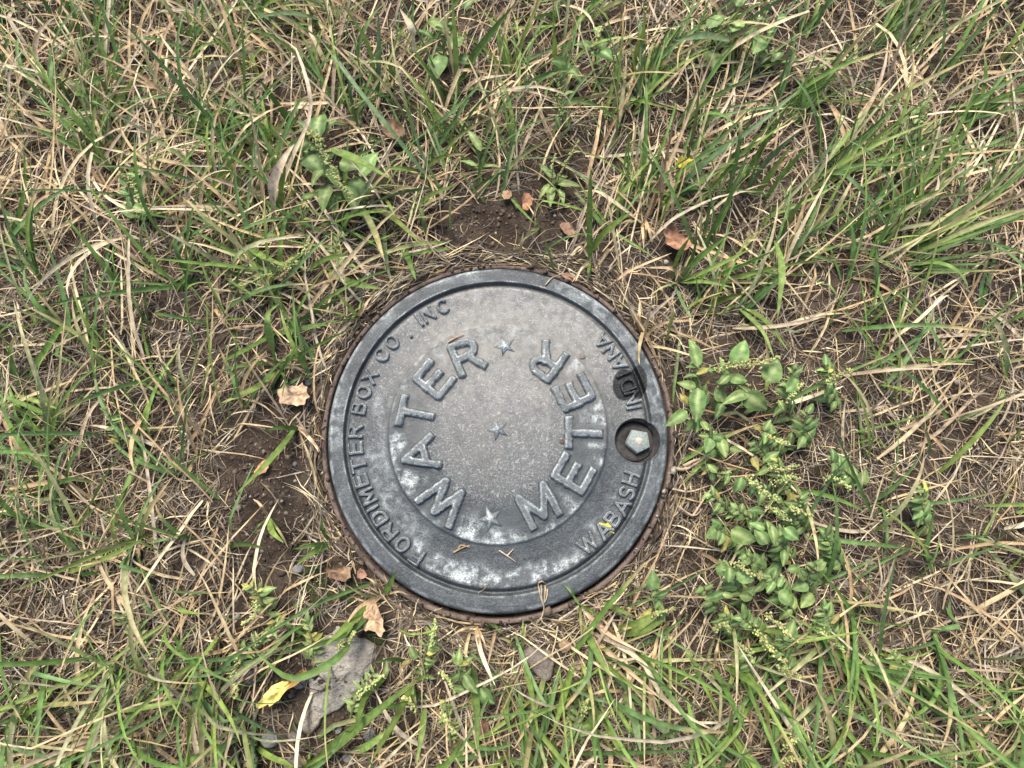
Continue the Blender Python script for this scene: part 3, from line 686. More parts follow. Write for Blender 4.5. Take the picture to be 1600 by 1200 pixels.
tuft('leaning tuft in the corner with a wide green blade tipped yellow', [
    ([(463, 206), (435, 165), (404, 122)], 9, 'd', H2), ([(435, 207), (395, 170), (345, 133)], 7, 't', H2), ([(440, 210), (400, 185), (340, 165)], 6, 'c', H1), ([(460, 205), (470, 120), (455, 60)], 6, 'h', H3),
    ([(500, 30), (455, 20), (405, 25)], 9, 'b', (20, 40, 50)), ([(488, 172), (470, 166), (449, 173)], 9, 'c', (25, 32, 25)), ([(395, 205), (372, 222), (345, 246)], 8, 'b', (30, 40, 40))])
tuft('long blue green blade crossing the dry straw above the seedy weed', [
    ([(672, 282), (620, 215), (560, 140), (497, 57)], 7, 'b', (0, 30, 45, 50)), ([(664, 278), (640, 265), (596, 262)], 7, 'g', H1), ([(557, 204), (510, 150), (463, 105)], 4, 'c', H2), ([(690, 300), (655, 230), (640, 170)], 5, 'b', H2)])
tuft('upright grey green tuft beside a folded cream dry blade', [
    ([(588, 162), (592, 90), (591, 15)], 7, 'b', H3), ([(560, 170), (562, 110), (545, 20)], 5, 'g', H3), ([(648, 84), (643, 45), (625, 14)], 10, 'c', (35, 55, 60)), ([(600, 150), (540, 90), (500, 50)], 5, 't', H2),
    ([(590, 150), (575, 70), (530, 0)], 6, 'g', H3), ([(600, 150), (640, 90), (690, 60)], 4, 't', H2), ([(615, 140), (612, 80), (655, 5)], 6, 'g', H3)])
tuft('pair of broad bright green blades forking beside round leaved weeds', [
    ([(714, 150), (712, 80), (706, -10)], 9, 'y', H3), ([(714, 134), (745, 80), (805, 5)], 10, 'g', H3), ([(720, 150), (745, 125), (800, 116)], 9, 'c', (0, 15, 20)), ([(676, 212), (735, 180), (802, 137)], 5, 't', H1), ([(716, 150), (700, 60), (690, -5)], 5, 't', H3)])
tuft('short curved green blade over the bare soil patch', [
    ([(634, 342), (668, 308), (716, 287)], 8, 'g', H2), ([(660, 345), (690, 330), (720, 334)], 3, 't', H1), ([(705, 360), (703, 330), (706, 300)], 4, 'h', H2)])
tuft('straight bright green blade rising at the top edge over tan straw', [
    ([(869, 116), (866, 60), (864, -8)], 9, 'g', H3), ([(855, 100), (830, 40), (838, -5)], 4, 't', H3), ([(880, 110), (893, 50), (905, 0)], 4, 't', H3)])
tuft('fan of tall green blades beside an olive brown stalk', [
    ([(988, 118), (1002, 60), (1016, -8)], 10, 'y', H3), ([(974, 146), (966, 95), (945, 40), (924, -5)], 6, 'b', (0, 30, 50, 70)), ([(987, 126), (1060, 85), (1137, 45)], 6, 'o', H3), ([(922, 262), (965, 180), (1004, 108)], 4, 'r', H2), ([(960, 140), (958, 85), (935, 25)], 5, 'g', H3), ([(955, 60), (950, 30), (930, 8)], 7, 'y', (45, 60, 70))])
tuft('slanting tuft of tan and rust coloured stalks near the yellow leaf', [
    ([(1008, 342), (1060, 220), (1120, 70)], 5, 't', H3), ([(1015, 340), (1038, 260), (1060, 150)], 4, 'r', H3), ([(1065, 280), (1085, 200), (1093, 130)], 5, 'o', H3), ([(1030, 330), (1035, 290), (1035, 240)], 5, 't', H2)])
tuft('very long pale green blade slanting across the grass', [
    ([(1044, 304), (1120, 240), (1190, 190), (1254, 136)], 8, 'b', (0, 35, 55, 70)), ([(1097, 324), (1045, 303), (990, 296)], 7, 'd', H1), ([(1060, 310), (1140, 255), (1250, 175)], 6, 'g', H3), ([(1080, 330), (1160, 240), (1235, 160)], 7, 'g', H3)])
tuft('dense leaning green tuft with many parallel blades', [
    ([(1150, 300), (1185, 240), (1240, 150)], 7, 'g', H3), ([(1160, 310), (1200, 250), (1255, 200)], 7, 'b', H3), ([(1165, 300), (1192, 230), (1215, 150)], 6, 'g', H3), ([(1175, 315), (1205, 270), (1238, 225)], 8, 'y', H2), ([(1140, 300), (1150, 240), (1185, 160)], 5, 'd', H3), ([(1190, 320), (1225, 270), (1275, 215)], 7, 'g', H3)])
tuft('pale flat leaf blade lying across near a dark stalk', [([(1140, 62), (1100, 55), (1053, 64)], 9, 'b', (30, 40, 38)), ([(1110, 20), (1065, 70), (1058, 110)], 4, 'h', H2)])
tuft('two green blades forming a V just behind the lid', [
    ([(922, 408), (921, 350), (923, 262)], 8, 'g', H3), ([(923, 392), (950, 358), (988, 330)], 9, 'g', H2), ([(920, 405), (908, 385), (890, 400)], 4, 'c', H1), ([(921, 408), (908, 420), (899, 440)], 3, 'c', (0, 14, 16))])
tuft('thin green blades beside the orange leaf scrap', [([(845, 356), (838, 330), (827, 304)], 6, 'b', H2), ([(866, 424), (858, 395), (848, 366)], 6, 'g', H2), ([(815, 405), (814, 385), (818, 362)], 4, 't', H1)])
tuft('cream arched dry stem lying over the bare soil', [([(1003, 348), (955, 312), (930, 298), (900, 300)], 7, 'c', (5, 18, 20, 6)), ([(960, 440), (990, 420), (1050, 395)], 4, 't', H1)])
tuft('broad clump of dark green blades beside the curled brown leaf', [
    ([(1060, 440), (1090, 405), (1140, 365)], 8, 'g', H2), ([(1070, 430), (1085, 390), (1090, 340)], 7, 'd', H2), ([(1050, 435), (1060, 400), (1078, 370)], 7, 'g', H2), ([(1062, 440), (1110, 420), (1180, 385)], 6, 'y', H2), ([(1075, 440), (1050, 420), (1010, 418)], 5, 't', H1), ([(1052, 442), (1070, 480), (1085, 505)], 6, 'b', H1), ([(1060, 440), (1100, 440), (1150, 450)], 6, 'g', H1)])
tuft('pale yellow green blade hanging straight down among straw', [([(1212, 378), (1222, 420), (1215, 498)], 8, 'y', (20, 35, 25)), ([(1214, 385), (1232, 345), (1262, 300)], 7, 'g', H2), ([(1210, 385), (1205, 340), (1200, 310)], 8, 'd', H2)])
tuft('flat green blades pointing to the big leaved weed', [([(1152, 474), (1195, 500), (1233, 550)], 9, 'g', H1), ([(1104, 478), (1130, 468), (1165, 458)], 8, 'g', H1), ([(1150, 476), (1190, 515), (1210, 560)], 6, 'y', H1), ([(1155, 510), (1200, 508), (1250, 520)], 6, 'b', H1)])
tuft('spray of fine straw standing beside the ring', [([(1000, 520), (1020, 490), (1060, 455)], 4, 'c', H2), ([(1003, 530), (1035, 505), (1090, 500)], 4, 't', H2), ([(1005, 540), (1012, 500), (1020, 470)], 4, 't', H2), ([(1000, 515), (985, 485), (978, 455)], 3, 'c', H2), ([(1010, 540), (1045, 545), (1095, 560)], 4, 't', H1), ([(1040, 535), (1047, 510), (1052, 485)], 7, 'y', H2)])
tuft('wide green blades tipping toward the lid beneath the seedy weed', [
    ([(548, 300), (580, 350), (601, 408)], 9, 'h', H2), ([(583, 324), (620, 345), (660, 384)], 11, 'y', H2), ([(625, 380), (638, 405), (650, 438)], 8, 'g', H1), ([(516, 232), (560, 250), (609, 279)], 13, 'g', (40, 50, 45)), ([(600, 360), (603, 400), (610, 440)], 6, 'b', H1)])
tuft('green blade pointing at the weed with pale seeds', [([(384, 381), (410, 400), (451, 418)], 9, 'g', H2), ([(475, 424), (508, 405), (547, 398)], 7, 'g', H2), ([(507, 421), (545, 440), (596, 451)], 10, 'y', H1), ([(380, 440), (372, 390), (352, 350)], 5, 't', H2)])
tuft('arched green blade bent like a hook beside the ring', [
    ([(433, 575), (420, 520), (419, 490), (437, 474)], 9, 'g', (0, 45, 60, 45)), ([(432, 573), (480, 548), (545, 514)], 5, 'd', H2), ([(428, 522), (475, 512), (527, 503)], 8, 'g', H1), ([(430, 520), (395, 540), (346, 566)], 9, 'g', H2), ([(440, 575), (400, 605), (345, 630)], 9, 'y', H1), ([(400, 500), (375, 498), (346, 500)], 6, 'g', H1), ([(436, 580), (445, 590), (440, 625)], 5, 'g', H1), ([(430, 565), (385, 570), (345, 578)], 7, 'd', H1)])
tuft('fine tuft pressed against the ring edge', [([(558, 500), (530, 490), (480, 480)], 5, 'h', H2), ([(560, 495), (545, 480), (530, 460)], 6, 'g', H2), ([(562, 492), (550, 498), (500, 505)], 4, 'd', H1), ([(560, 498), (540, 510), (505, 548)], 4, 'c', H1), ([(560, 490), (566, 470), (560, 450)], 5, 'b', H1)])
tuft('single green blade slanting over the litter left of the lid', [([(464, 666), (425, 715), (369, 772)], 9, 'g', H2), ([(470, 670), (440, 668), (415, 672)], 6, 'd', H1), ([(490, 705), (480, 680), (462, 650)], 4, 'c', H1), ([(495, 760), (485, 720), (470, 680)], 4, 't', H1)])
tuft('low green blades beneath the scrap of orange leaf', [([(420, 808), (425, 830), (443, 848)], 7, 'g', H1), ([(346, 853), (380, 850), (414, 856)], 7, 'd', H1), ([(518, 852), (490, 862), (462, 884)], 7, 'g', H1), ([(517, 850), (490, 852), (458, 858)], 6, 'g', H1), ([(516, 845), (505, 830), (502, 808)], 5, 'g', H1)])
tuft('small green sprout growing from the ring edge over the dark rim', [([(600, 928), (608, 915), (618, 893)], 7, 'g', (6, 20, 30)), ([(600, 928), (570, 930), (538, 912)], 4, 'h', H1), ([(598, 930), (560, 950), (535, 985)], 5, 't', H1)])
tuft('large green blades lying across the flat grey stone', [
    ([(480, 1200), (560, 1135), (650, 1062)], 11, 'd', H2), ([(575, 945), (540, 980), (505, 1012)], 10, 'g', H2), ([(548, 977), (534, 1022), (458, 1060), (397, 1017)], 8, 'g', (10, 30, 35, 20)), ([(580, 940), (570, 965), (538, 1000)], 7, 'd', H1), ([(600, 1060), (570, 1090), (555, 1140), (537, 1142)], 7, 'g', H2)])
tuft('fan of green blades below the lid by the flat stone', [([(646, 1066), (620, 1120), (580, 1190)], 8, 'g', H2), ([(545, 1178), (575, 1165), (613, 1136)], 8, 'y', H1), ([(664, 1090), (660, 1140), (650, 1196)], 7, 'g', H1), ([(668, 1080), (630, 1100), (570, 1110)], 6, 'd', H1), ([(640, 1040), (620, 1030), (585, 1035)], 6, 'd', H1)])
tuft('lone bluish blade beside the yellow fallen leaf', [([(350, 1102), (395, 1130), (448, 1156)], 9, 'b', H2), ([(375, 1125), (372, 1110), (378, 1095)], 5, 'd', H1)])
tuft('tan bundle hanging below the lid with one upright green blade', [([(744, 978), (752, 1020), (774, 1072)], 6, 'c', H1), ([(740, 1036), (744, 1100), (747, 1180)], 8, 'd', H2), ([(735, 985), (728, 1015), (730, 1040)], 4, 't', H1), ([(775, 985), (768, 1010), (762, 1040)], 4, 't', H1), ([(760, 985), (770, 975), (783, 990)], 5, 'd', H1), ([(800, 1075), (790, 1110), (800, 1150)], 7, 'g', H1)])
tuft('spread of green blades beneath the half buried grey stone', [([(816, 1018), (830, 1080), (841, 1148)], 7, 'g', H2), ([(897, 1034), (880, 1090), (861, 1157)], 8, 'g', H2), ([(927, 1079), (928, 1140), (930, 1196)], 7, 'd', H2), ([(897, 1142), (925, 1130), (955, 1110)], 9, 'y', H1), ([(862, 1155), (868, 1180), (880, 1210)], 8, 'g', H1)])
tuft('long tan stalk bundle sprawling away from the ring', [
    ([(906, 946), (955, 1000), (1004, 1035), (1045, 1100), (1131, 1150)], 6, 'c', (0, 12, 20, 16, 8)), ([(912, 952), (950, 990), (1000, 1018)], 5, 't', H1), ([(918, 985), (960, 1005), (1018, 1022)], 5, 'c', H1), ([(930, 1000), (985, 1050), (1040, 1098)], 6, 't', H1), ([(908, 972), (930, 1015), (955, 1060)], 9, 'g', H1), ([(940, 1010), (965, 1030), (1000, 1028)], 5, 'c', H1), ([(950, 1030), (985, 1070), (1020, 1110)], 5, 't', H1)])
tuft('broad bright ribbed blade near the lower ring', [([(960, 992), (990, 980), (1030, 958)], 15, 'y', H1), ([(958, 990), (1000, 985), (1040, 968)], 10, 'g', H1), ([(940, 940), (960, 950), (990, 962)], 6, 'g', H1), ([(928, 1015), (945, 985), (963, 955)], 4, 'c', H1)])
tuft('sparse blue green blades on the dark soil near the bottom', [([(975, 1080), (990, 1120), (1001, 1174)], 9, 'b', H2), ([(1006, 1114), (1030, 1135), (1057, 1157)], 8, 'b', H1), ([(1052, 1060), (1085, 1055), (1116, 1036)], 8, 'g', H1), ([(1000, 1195), (1008, 1150), (1010, 1130)], 5, 'g', H1)])
tuft('green blades arching below the dense broadleaf weeds', [([(1115, 1044), (1140, 1090), (1165, 1142)], 8, 'd', H2), ([(1130, 1040), (1165, 1060), (1197, 1090)], 8, 'g', H2), ([(1130, 1176), (1140, 1145), (1144, 1110)], 7, 'g', H2), ([(1127, 1182), (1160, 1180), (1185, 1168)], 8, 'b', H1), ([(1200, 1080), (1220, 1110), (1250, 1130)], 8, 'g', H2), ([(1190, 1080), (1200, 1120), (1195, 1165)], 6, 'g', H1), ([(1215, 1090), (1235, 1120), (1262, 1170)], 7, 'y', H1)])

# ------------------------------------------------------------------ weeds
def leaf_mesh(ratio, tipk, droop, fold, wave, base_c, edge_c, seed):
    rnd = random.Random(seed); ns, V, C = 8, [], []
    for i in range(ns + 1):
        t = i / ns
        wv = ratio * .5 * (math.sin(math.pi * t ** (.70 + .1 * (1 - tipk))) ** .72) * (1 - .25 * tipk * t) if 0 < t < 1 else .02
        zc = .12 * math.sin(t * 2.2) - droop * t * t
        for k, s in enumerate((-1, -.5, 0, .5, 1)):
            wob = wave * math.sin(t * 11 + s * 2 + seed) * abs(s)
            V.append((t, s * wv, zc + abs(s) * wv * fold + wob))
            m = rnd.uniform(.9, 1.1); c = np.array(base_c if k != 2 else edge_c) * m; C.append(c)
    i = np.arange((ns + 1) * 5).reshape(ns + 1, 5)
    F = np.stack([i[:-1, :-1].ravel(), i[1:, :-1].ravel(), i[1:, 1:].ravel(), i[:-1, 1:].ravel()], 1)
    return mesh_from('leaf', np.array(V), F, M_LEAF, np.array(C), True)
G1, G1V = (.165, .262, .075), (.31, .39, .16)
G2, G2V = (.115, .200, .056), (.22, .30, .11)
G3, G3V = (.20, .285, .085), (.30, .37, .14)
LEAVES = {'broad': [leaf_mesh(.52, .5, .06 + .10 * k, .16, .02, G1 if k % 2 else G2, G1V, 3 + k) for k in range(5)],
          'wide': [leaf_mesh(.74, .6, .04 + .10 * k, .12, .022, G2 if k % 2 else G1, G1V, 13 + k) for k in range(4)],
          'narrow': [leaf_mesh(.30, .7, .05 + .12 * k, .22, .015, G1 if k % 2 else G3, G3V, 23 + k) for k in range(4)],
          'pale': [leaf_mesh(.36, .6, .05 + .1 * k, .3, .02, G3, (.33, .40, .18), 33 + k) for k in range(3)]}
YELLOWED = [leaf_mesh(.5, .5, .15, .25, .05, (.36, .33, .08), (.42, .40, .14), 51), leaf_mesh(.4, .6, .3, .3, .06, (.30, .22, .08), (.34, .28, .12), 53)]
def put_leaf(style, base, direction, length, parent, pbase, roll=0.0, name='leaf'):
    me = random.choice(LEAVES[style])
    if length < .017 and random.random() < .07: me = random.choice(YELLOWED)
    length *= random.choice((1, 1, 1.12, .85)); o = link(name, me, parent)
    d = Vector(direction).normalized(); s = d.cross(Vector((0, 0, 1)))
    s = -s.normalized() if s.length > 1e-4 else Vector((0, 1, 0))
    s = Matrix.Rotation(roll, 3, d) @ s; u = d.cross(s)
    m = Matrix((d, s, u)).transposed().to_4x4(); m.translation = Vector(base) - Vector(pbase)
    o.matrix_local = m @ Matrix.Diagonal((length, length * random.uniform(.9, 1.12), length, 1))
def tube(path, r0, r1, sides=5):
    path = np.array(path); n = len(path); T = np.gradient(path, axis=0); T /= np.linalg.norm(T, axis=1)[:, None] + 1e-9
    s = np.cross(T, [.13, .2, 1]); s /= np.linalg.norm(s, axis=1)[:, None] + 1e-9; u = np.cross(s, T); V = []
    for i in range(n):
        r = r0 + (r1 - r0) * i / (n - 1)
        for k in range(sides):
            a = 2 * math.pi * k / sides; V.append(path[i] + r * (math.cos(a) * s[i] + math.sin(a) * u[i]))
    i = np.arange(n * sides).reshape(n, sides); j = np.roll(i, -1, 1)
    return np.array(V), np.stack([i[:-1].ravel(), j[:-1].ravel(), j[1:].ravel(), i[1:].ravel()], 1)
def seed_head(path_px, hts, parent, pbase, rad_px=4.5, dens=1.0):
    pp = smooth_path(path_px, 14); hz = np.interp(np.linspace(0, 1, 14), np.linspace(0, 1, len(hts)), [h / 1000 for h in hts])
    P = np.array([at(pp[i, 0], pp[i, 1], hz[i]) for i in range(14)]); Ln = np.sqrt((np.diff(P, axis=0) ** 2).sum(1)).sum()
    V, F, C = [], [], []; tv, tf = tube(P, .0007, .0004, 4); V.append(tv); F.append(np.vstack([tf])); C.append(np.tile((.16, .22, .08), (len(tv), 1))); n0 = len(tv)
    cnt = int(dens * Ln / PX * 1.9) + 10
    for k in range(cnt):
        t = random.random(); q = P[min(12, int(t * 13))] * (1 - (t * 13) % 1) + P[min(13, int(t * 13) + 1)] * ((t * 13) % 1)
        clump = .6 + .5 * math.sin(t * 40) ; rr = rad_px * PX * (1.1 - .6 * t) * clump
        q = q + np.array([random.gauss(0, .6) * rr, random.gauss(0, .6) * rr, abs(random.gauss(0, .6)) * rr])
        s = random.uniform(.0007, .0016); v = np.array([(0, 0, s), (s, 0, 0), (0, s, 0), (-s, 0, 0), (0, -s, 0), (0, 0, -s)]) * 1.0 + q
        f = np.array([(0, 1, 2, 2), (0, 2, 3, 3), (0, 3, 4, 4), (0, 4, 1, 1), (5, 2, 1, 1), (5, 3, 2, 2), (5, 4, 3, 3), (5, 1, 4, 4)])
        V.append(v); F.append(f + n0); n0 += 6; C.append(np.tile(np.array(random.choice([(.40, .46, .15), (.50, .53, .21), (.30, .38, .12), (.44, .47, .20), (.34, .25, .12)])), (6, 1)))
    Fa = np.concatenate(F); quad = Fa[Fa[:, 2] != Fa[:, 3]]; tri = Fa[Fa[:, 2] == Fa[:, 3]][:, :3]
    link('seed_head', mesh_from('seed_head', np.concatenate(V) - np.array(pbase), [quad, tri], M_SEED, np.concatenate(C), True), parent)
def weed(label, stem, hts, leaf_px, n, style, seeds=None, extra=(), group='broadleaf weeds growing round the lid', spread=1.0):
    """stem: pixel path from root; hts: heights in mm; leaves in alternate pairs along it; extra: leaves set by hand (base px, tip px, height mm, style)"""
    m = 10; pp = smooth_path(stem, m); hz = np.interp(np.linspace(0, 1, m), np.linspace(0, 1, len(hts)), [h / 1000 for h in hts])
    P = np.array([at(pp[i, 0], pp[i, 1], hz[i]) for i in range(m)]); P[:, 2] = np.maximum(P[:, 2], ground_h(P[:, 0], P[:, 1]) + .001)
    base = P[0].copy(); o = thing('weed', label, 'weed', tuple(base), group)
    tv, tf = tube(P, .0012, .0006); link('stem', mesh_from('stem', tv - base, tf, M_SEED, np.tile((.20, .22, .10), (len(tv), 1)), True), o)
    n = int(n * (2.5 if stem[0][0] > 1060 and 500 < stem[0][1] < 1120 else 1.7))
    for k in range(n):
        t = (k + .6) / n; q = P[int(t * (m - 1))] * (1 - (t * (m - 1)) % 1) + P[min(m - 1, int(t * (m - 1)) + 1)] * ((t * (m - 1)) % 1)
        tan = P[min(m - 1, int(t * (m - 1)) + 1)] - P[int(t * (m - 1))]; a = math.atan2(tan[1], tan[0]) + (1 if k % 2 else -1) * random.uniform(.5, 1.5) * spread + random.gauss(0, .35)
        pit = random.uniform(-.2, .45); L = leaf_px * PX * random.uniform(.6, 1.25) * (.88 if n > 9 and stem[0][0] > 1060 else 1) * (1.05 - .35 * t)
        put_leaf(style, q, (math.cos(a) * math.cos(pit), math.sin(a) * math.cos(pit), math.sin(pit)), L, o, base, random.gauss(0, .45))
    for bp, tp, h, st in extra:
        A, B = at(bp[0], bp[1], h / 1000), at(tp[0], tp[1], h / 1000 + random.uniform(-.003, .006)); d = B - A
        put_leaf(st, A, d, float(np.linalg.norm(d)), o, base, random.gauss(0, .25))
    for s in seeds or (): seed_head(s[0], s[1], o, base, *s[2:])
B, Wd, Nw, Pl = 'broad', 'wide', 'narrow', 'pale'
weed('upper seedy weed with a pale yellow green seed spike and large leaves', [(520, 320), (505, 270), (492, 225)], (0, 25, 45), 34, 4, B,
     [([(496, 222), (515, 255), (530, 285), (550, 308)], (52, 58, 56, 52), 7, 1.8), ([(478, 205), (492, 215), (505, 222)], (50, 55, 55), 6.5, 1.6)],
     [((498, 216), (495, 162), 48, B), ((488, 222), (449, 231), 44, B), ((478, 238), (506, 270), 36, Wd), ((562, 275), (592, 240), 30, Wd), ((515, 260), (528, 292), 34, B), ((520, 335), (523, 308), 20, B), ((548, 280), (575, 308), 25, Wd), ((470, 310), (500, 300), 25, Nw), ((505, 265), (480, 290), 38, B), ((540, 290), (560, 330), 30, B), ((530, 255), (560, 262), 34, Wd), ((485, 205), (465, 190), 44, B), ((515, 290), (500, 325), 28, B), ((500, 215), (522, 180), 45, Nw)])
weed('feathery dark weed with tiny narrow leaves under the withered blades', [(478, 385), (475, 350), (470, 318)], (0, 12, 25), 20, 14, Nw)
weed('low fine leaved weed pressed flat behind the ring', [(520, 420), (525, 385), (535, 360)], (0, 10, 18), 20, 14, Nw, None, [((535, 410), (560, 418), 10, Nw), ((540, 400), (520, 425), 10, Nw)])
weed('sprawling weed with a long pale seed spike pointing away from the lid', [(480, 395), (440, 418), (395, 440)], (0, 22, 25), 22, 14, Nw,
     [([(455, 415), (420, 430), (378, 447)], (26, 28, 24), 5), ([(470, 400), (480, 385), (484, 370)], (22, 26, 26), 4.5)])
weed('round leaved weed cluster at the top beside bright forked blades', [(690, 110), (695, 70), (700, 20)], (0, 25, 40), 26, 9, Wd, None,
     [((676, 60), (655, 45), 30, B), ((685, 85), (683, 118), 20, Wd), ((700, 75), (725, 60), 35, Wd), ((715, 90), (745, 100), 25, B), ((695, 45), (670, 30), 38, B), ((725, 15), (740, -5), 40, Wd)])
weed('small weed with rounded leaves in the top grass left of the olive stalk', [(932, 105), (930, 80), (935, 50)], (0, 25, 45), 22, 5, Wd, [([(930, 75), (935, 55), (940, 42)], (40, 48, 50), 4)],
     [((925, 75), (902, 66), 40, Wd), ((938, 80), (958, 90), 34, Wd), ((885, 100), (862, 95), 20, Wd), ((885, 105), (905, 118), 18, B)])
weed('upright weed with pale bitty seeds above the star shaped seedling', [(882, 205), (876, 165), (872, 120)], (0, 25, 45), 20, 8, Pl, [([(878, 185), (874, 150), (870, 115)], (25, 38, 48), 5)], [((875, 200), (868, 180), 15, B), ((880, 150), (900, 140), 35, Nw)])
weed('star shaped pale seedling with pointed leaves behind the lid', [(868, 292), (868, 286), (869, 275)], (0, 6, 12), 22, 6, Pl, [([(868, 285), (880, 262), (905, 220)], (12, 25, 35), 3), ([(866, 285), (862, 262), (868, 240)], (12, 25, 35), 3)],
     [((872, 288), (903, 290), 12, Pl), ((862, 278), (840, 256), 12, Pl), ((862, 292), (860, 322), 8, Pl), ((858, 288), (842, 310), 8, Pl), ((874, 295), (880, 322), 8, Pl)])
weed('seedling topped by one yellowish leaf beside the bare soil', [(750, 272), (748, 252), (748, 235)], (0, 10, 18), 17, 14, Nw, None, [((752, 236), (733, 208), 22, Pl), ((755, 260), (778, 262), 10, Nw), ((745, 260), (718, 250), 10, Nw)])
weed('top edge weed with arrow shaped leaves beside the flat pale blade', [(1115, 75), (1112, 50), (1120, 20)], (0, 30, 45), 26, 4, B, None, [((1108, 45), (1128, 22), 45, Wd), ((1110, 80), (1116, 108), 25, Wd), ((1145, 50), (1160, 30), 40, Wd), ((1150, 10), (1160, -12), 45, Wd), ((1165, 55), (1180, 40), 38, B)])
weed('leafy weed tangled in straw at the upper corner', [(1205, 110), (1200, 70), (1195, 20)], (0, 30, 45), 25, 8, B, None, [((1215, 30), (1240, 25), 45, B), ((1190, 60), (1180, 80), 35, Wd), ((1210, 95), (1222, 75), 25, B)])
# right-hand patch
weed('weed with three large leaves reaching over the ring edge', [(1098, 640), (1092, 605), (1088, 570)], (0, 35, 50), 26, 4, B, None,
     [((1090, 574), (1076, 521), 50, B), ((1090, 606), (1089, 653), 42, B), ((1073, 642), (1038, 668), 40, B), ((1088, 604), (1060, 598), 40, B), ((1088, 585), (1112, 575), 45, B), ((1085, 655), (1073, 672), 25, Wd), ((1090, 655), (1088, 676), 25, B), ((1075, 630), (1062, 615), 30, Wd)], spread=.9)
weed('weed with a long yellow green seed spike crossing broad leaves', [(1190, 640), (1150, 600), (1120, 575)], (0, 35, 48), 30, 5, B,
     [([(1112, 580), (1145, 572), (1180, 570), (1218, 558)], (50, 56, 58, 55), 6.5), ([(1120, 600), (1150, 598), (1170, 602)], (40, 45, 44), 5)],
     [((1148, 572), (1164, 532), 46, Wd), ((1168, 616), (1134, 624), 44, B), ((1163, 615), (1196, 638), 46, Wd), ((1198, 598), (1212, 566), 48, Wd), ((1125, 600), (1145, 582), 50, B), ((1135, 590), (1175, 596), 50, B), ((1130, 628), (1118, 605), 35, Wd), ((1128, 628), (1120, 655), 32, B), ((1110, 590), (1098, 602), 42, B)])
weed('weed spilling out beside the straw twigs near the bolt', [(1130, 720), (1118, 700), (1108, 680)], (0, 22, 36), 28, 5, B, None, [((1110, 685), (1103, 710), 36, Wd), ((1115, 680), (1140, 690), 36, B), ((1125, 685), (1135, 715), 34, B), ((1105, 672), (1095, 655), 36, Wd), ((1140, 700), (1160, 705), 30, B)])
weed('tall weed beyond the seed spike with pointed leaves', [(1235, 660), (1232, 620), (1240, 575)], (0, 35, 55), 30, 7, B, [([(1228, 630), (1240, 610), (1255, 600)], (45, 50, 50), 5)], [((1228, 612), (1250, 585), 52, B), ((1225, 640), (1215, 620), 40, B)])
weed('weed with small round leaves behind the forked twigs', [(1215, 740), (1200, 715), (1180, 690)], (0, 25, 38), 22, 9, Wd, None, [((1200, 730), (1180, 742), 30, B), ((1175, 715), (1185, 735), 34, Pl), ((1195, 720), (1218, 706), 34, B)])
weed('weed with clustered green seeds in the middle of the patch', [(1225, 800), (1205, 775), (1180, 760)], (0, 28, 45), 24, 8, B, [([(1165, 745), (1190, 765), (1215, 782)], (48, 54, 52), 6.5), ([(1195, 790), (1215, 800), (1235, 815)], (44, 48, 46), 5.5), ([(1210, 755), (1230, 745), (1250, 748)], (46, 50, 48), 6)],
     [((1158, 745), (1152, 768), 35, Wd), ((1180, 750), (1172, 778), 38, B)])
weed('low weed with dark oval leaves nearest the ring', [(1160, 850), (1140, 838), (1120, 826)], (0, 22, 34), 28, 6, Wd, None, [((1122, 825), (1102, 838), 30, Wd), ((1128, 822), (1112, 812), 34, Wd), ((1142, 828), (1178, 846), 38, Wd), ((1165, 855), (1148, 865), 26, B)])
weed('weed with overlapping broad leaves at the photo edge', [(1240, 880), (1220, 850), (1195, 825)], (0, 30, 46), 32, 8, B, None, [((1205, 820), (1210, 852), 46, B), ((1200, 850), (1180, 826), 44, Wd), ((1225, 825), (1250, 845), 46, Wd), ((1195, 800), (1165, 795), 40, B)])
weed('weed raising two pale oval leaves above a seed spray', [(1165, 950), (1155, 920), (1140, 885)], (0, 28, 46), 26, 6, B, [([(1148, 880), (1170, 895), (1190, 902)], (48, 52, 50), 5)], [((1138, 910), (1141, 880), 48, B), ((1130, 925), (1100, 936), 36, B), ((1128, 928), (1148, 932), 36, B), ((1150, 895), (1175, 905), 46, Wd), ((1130, 900), (1125, 875), 40, Wd), ((1155, 930), (1180, 935), 36, B)])
weed('dark leafy weed at the edge with a dotted seed spike', [(1245, 960), (1225, 935), (1205, 900)], (0, 30, 48), 30, 8, B, [([(1180, 985), (1200, 1010), (1225, 1035)], (30, 36, 34), 5.5)], [((1215, 925), (1240, 945), 42, Wd), ((1195, 905), (1180, 925), 42, B), ((1230, 890), (1255, 885), 46, B)])
weed('bushy pale weed below the oval leaves', [(1150, 1010), (1145, 985), (1135, 960)], (0, 22, 36), 24, 9, B, [([(1115, 985), (1130, 975), (1140, 985)], (36, 40, 38), 6), ([(1150, 1005), (1165, 1015), (1180, 1040)], (28, 34, 30), 5)], [((1155, 1030), (1180, 1010), 30, B), ((1130, 965), (1105, 975), 34, Nw)])
weed('weed with a grey green rosette at the lower edge', [(1235, 1050), (1225, 1025), (1225, 1000)], (0, 25, 42), 27, 8, B, [([(1195, 960), (1215, 975), (1240, 1000)], (40, 46, 44), 5.5), ([(1215, 1040), (1235, 1050), (1255, 1060)], (30, 34, 30), 5)], [((1225, 1000), (1245, 970), 44, Wd), ((1220, 1020), (1200, 1030), 38, B)])
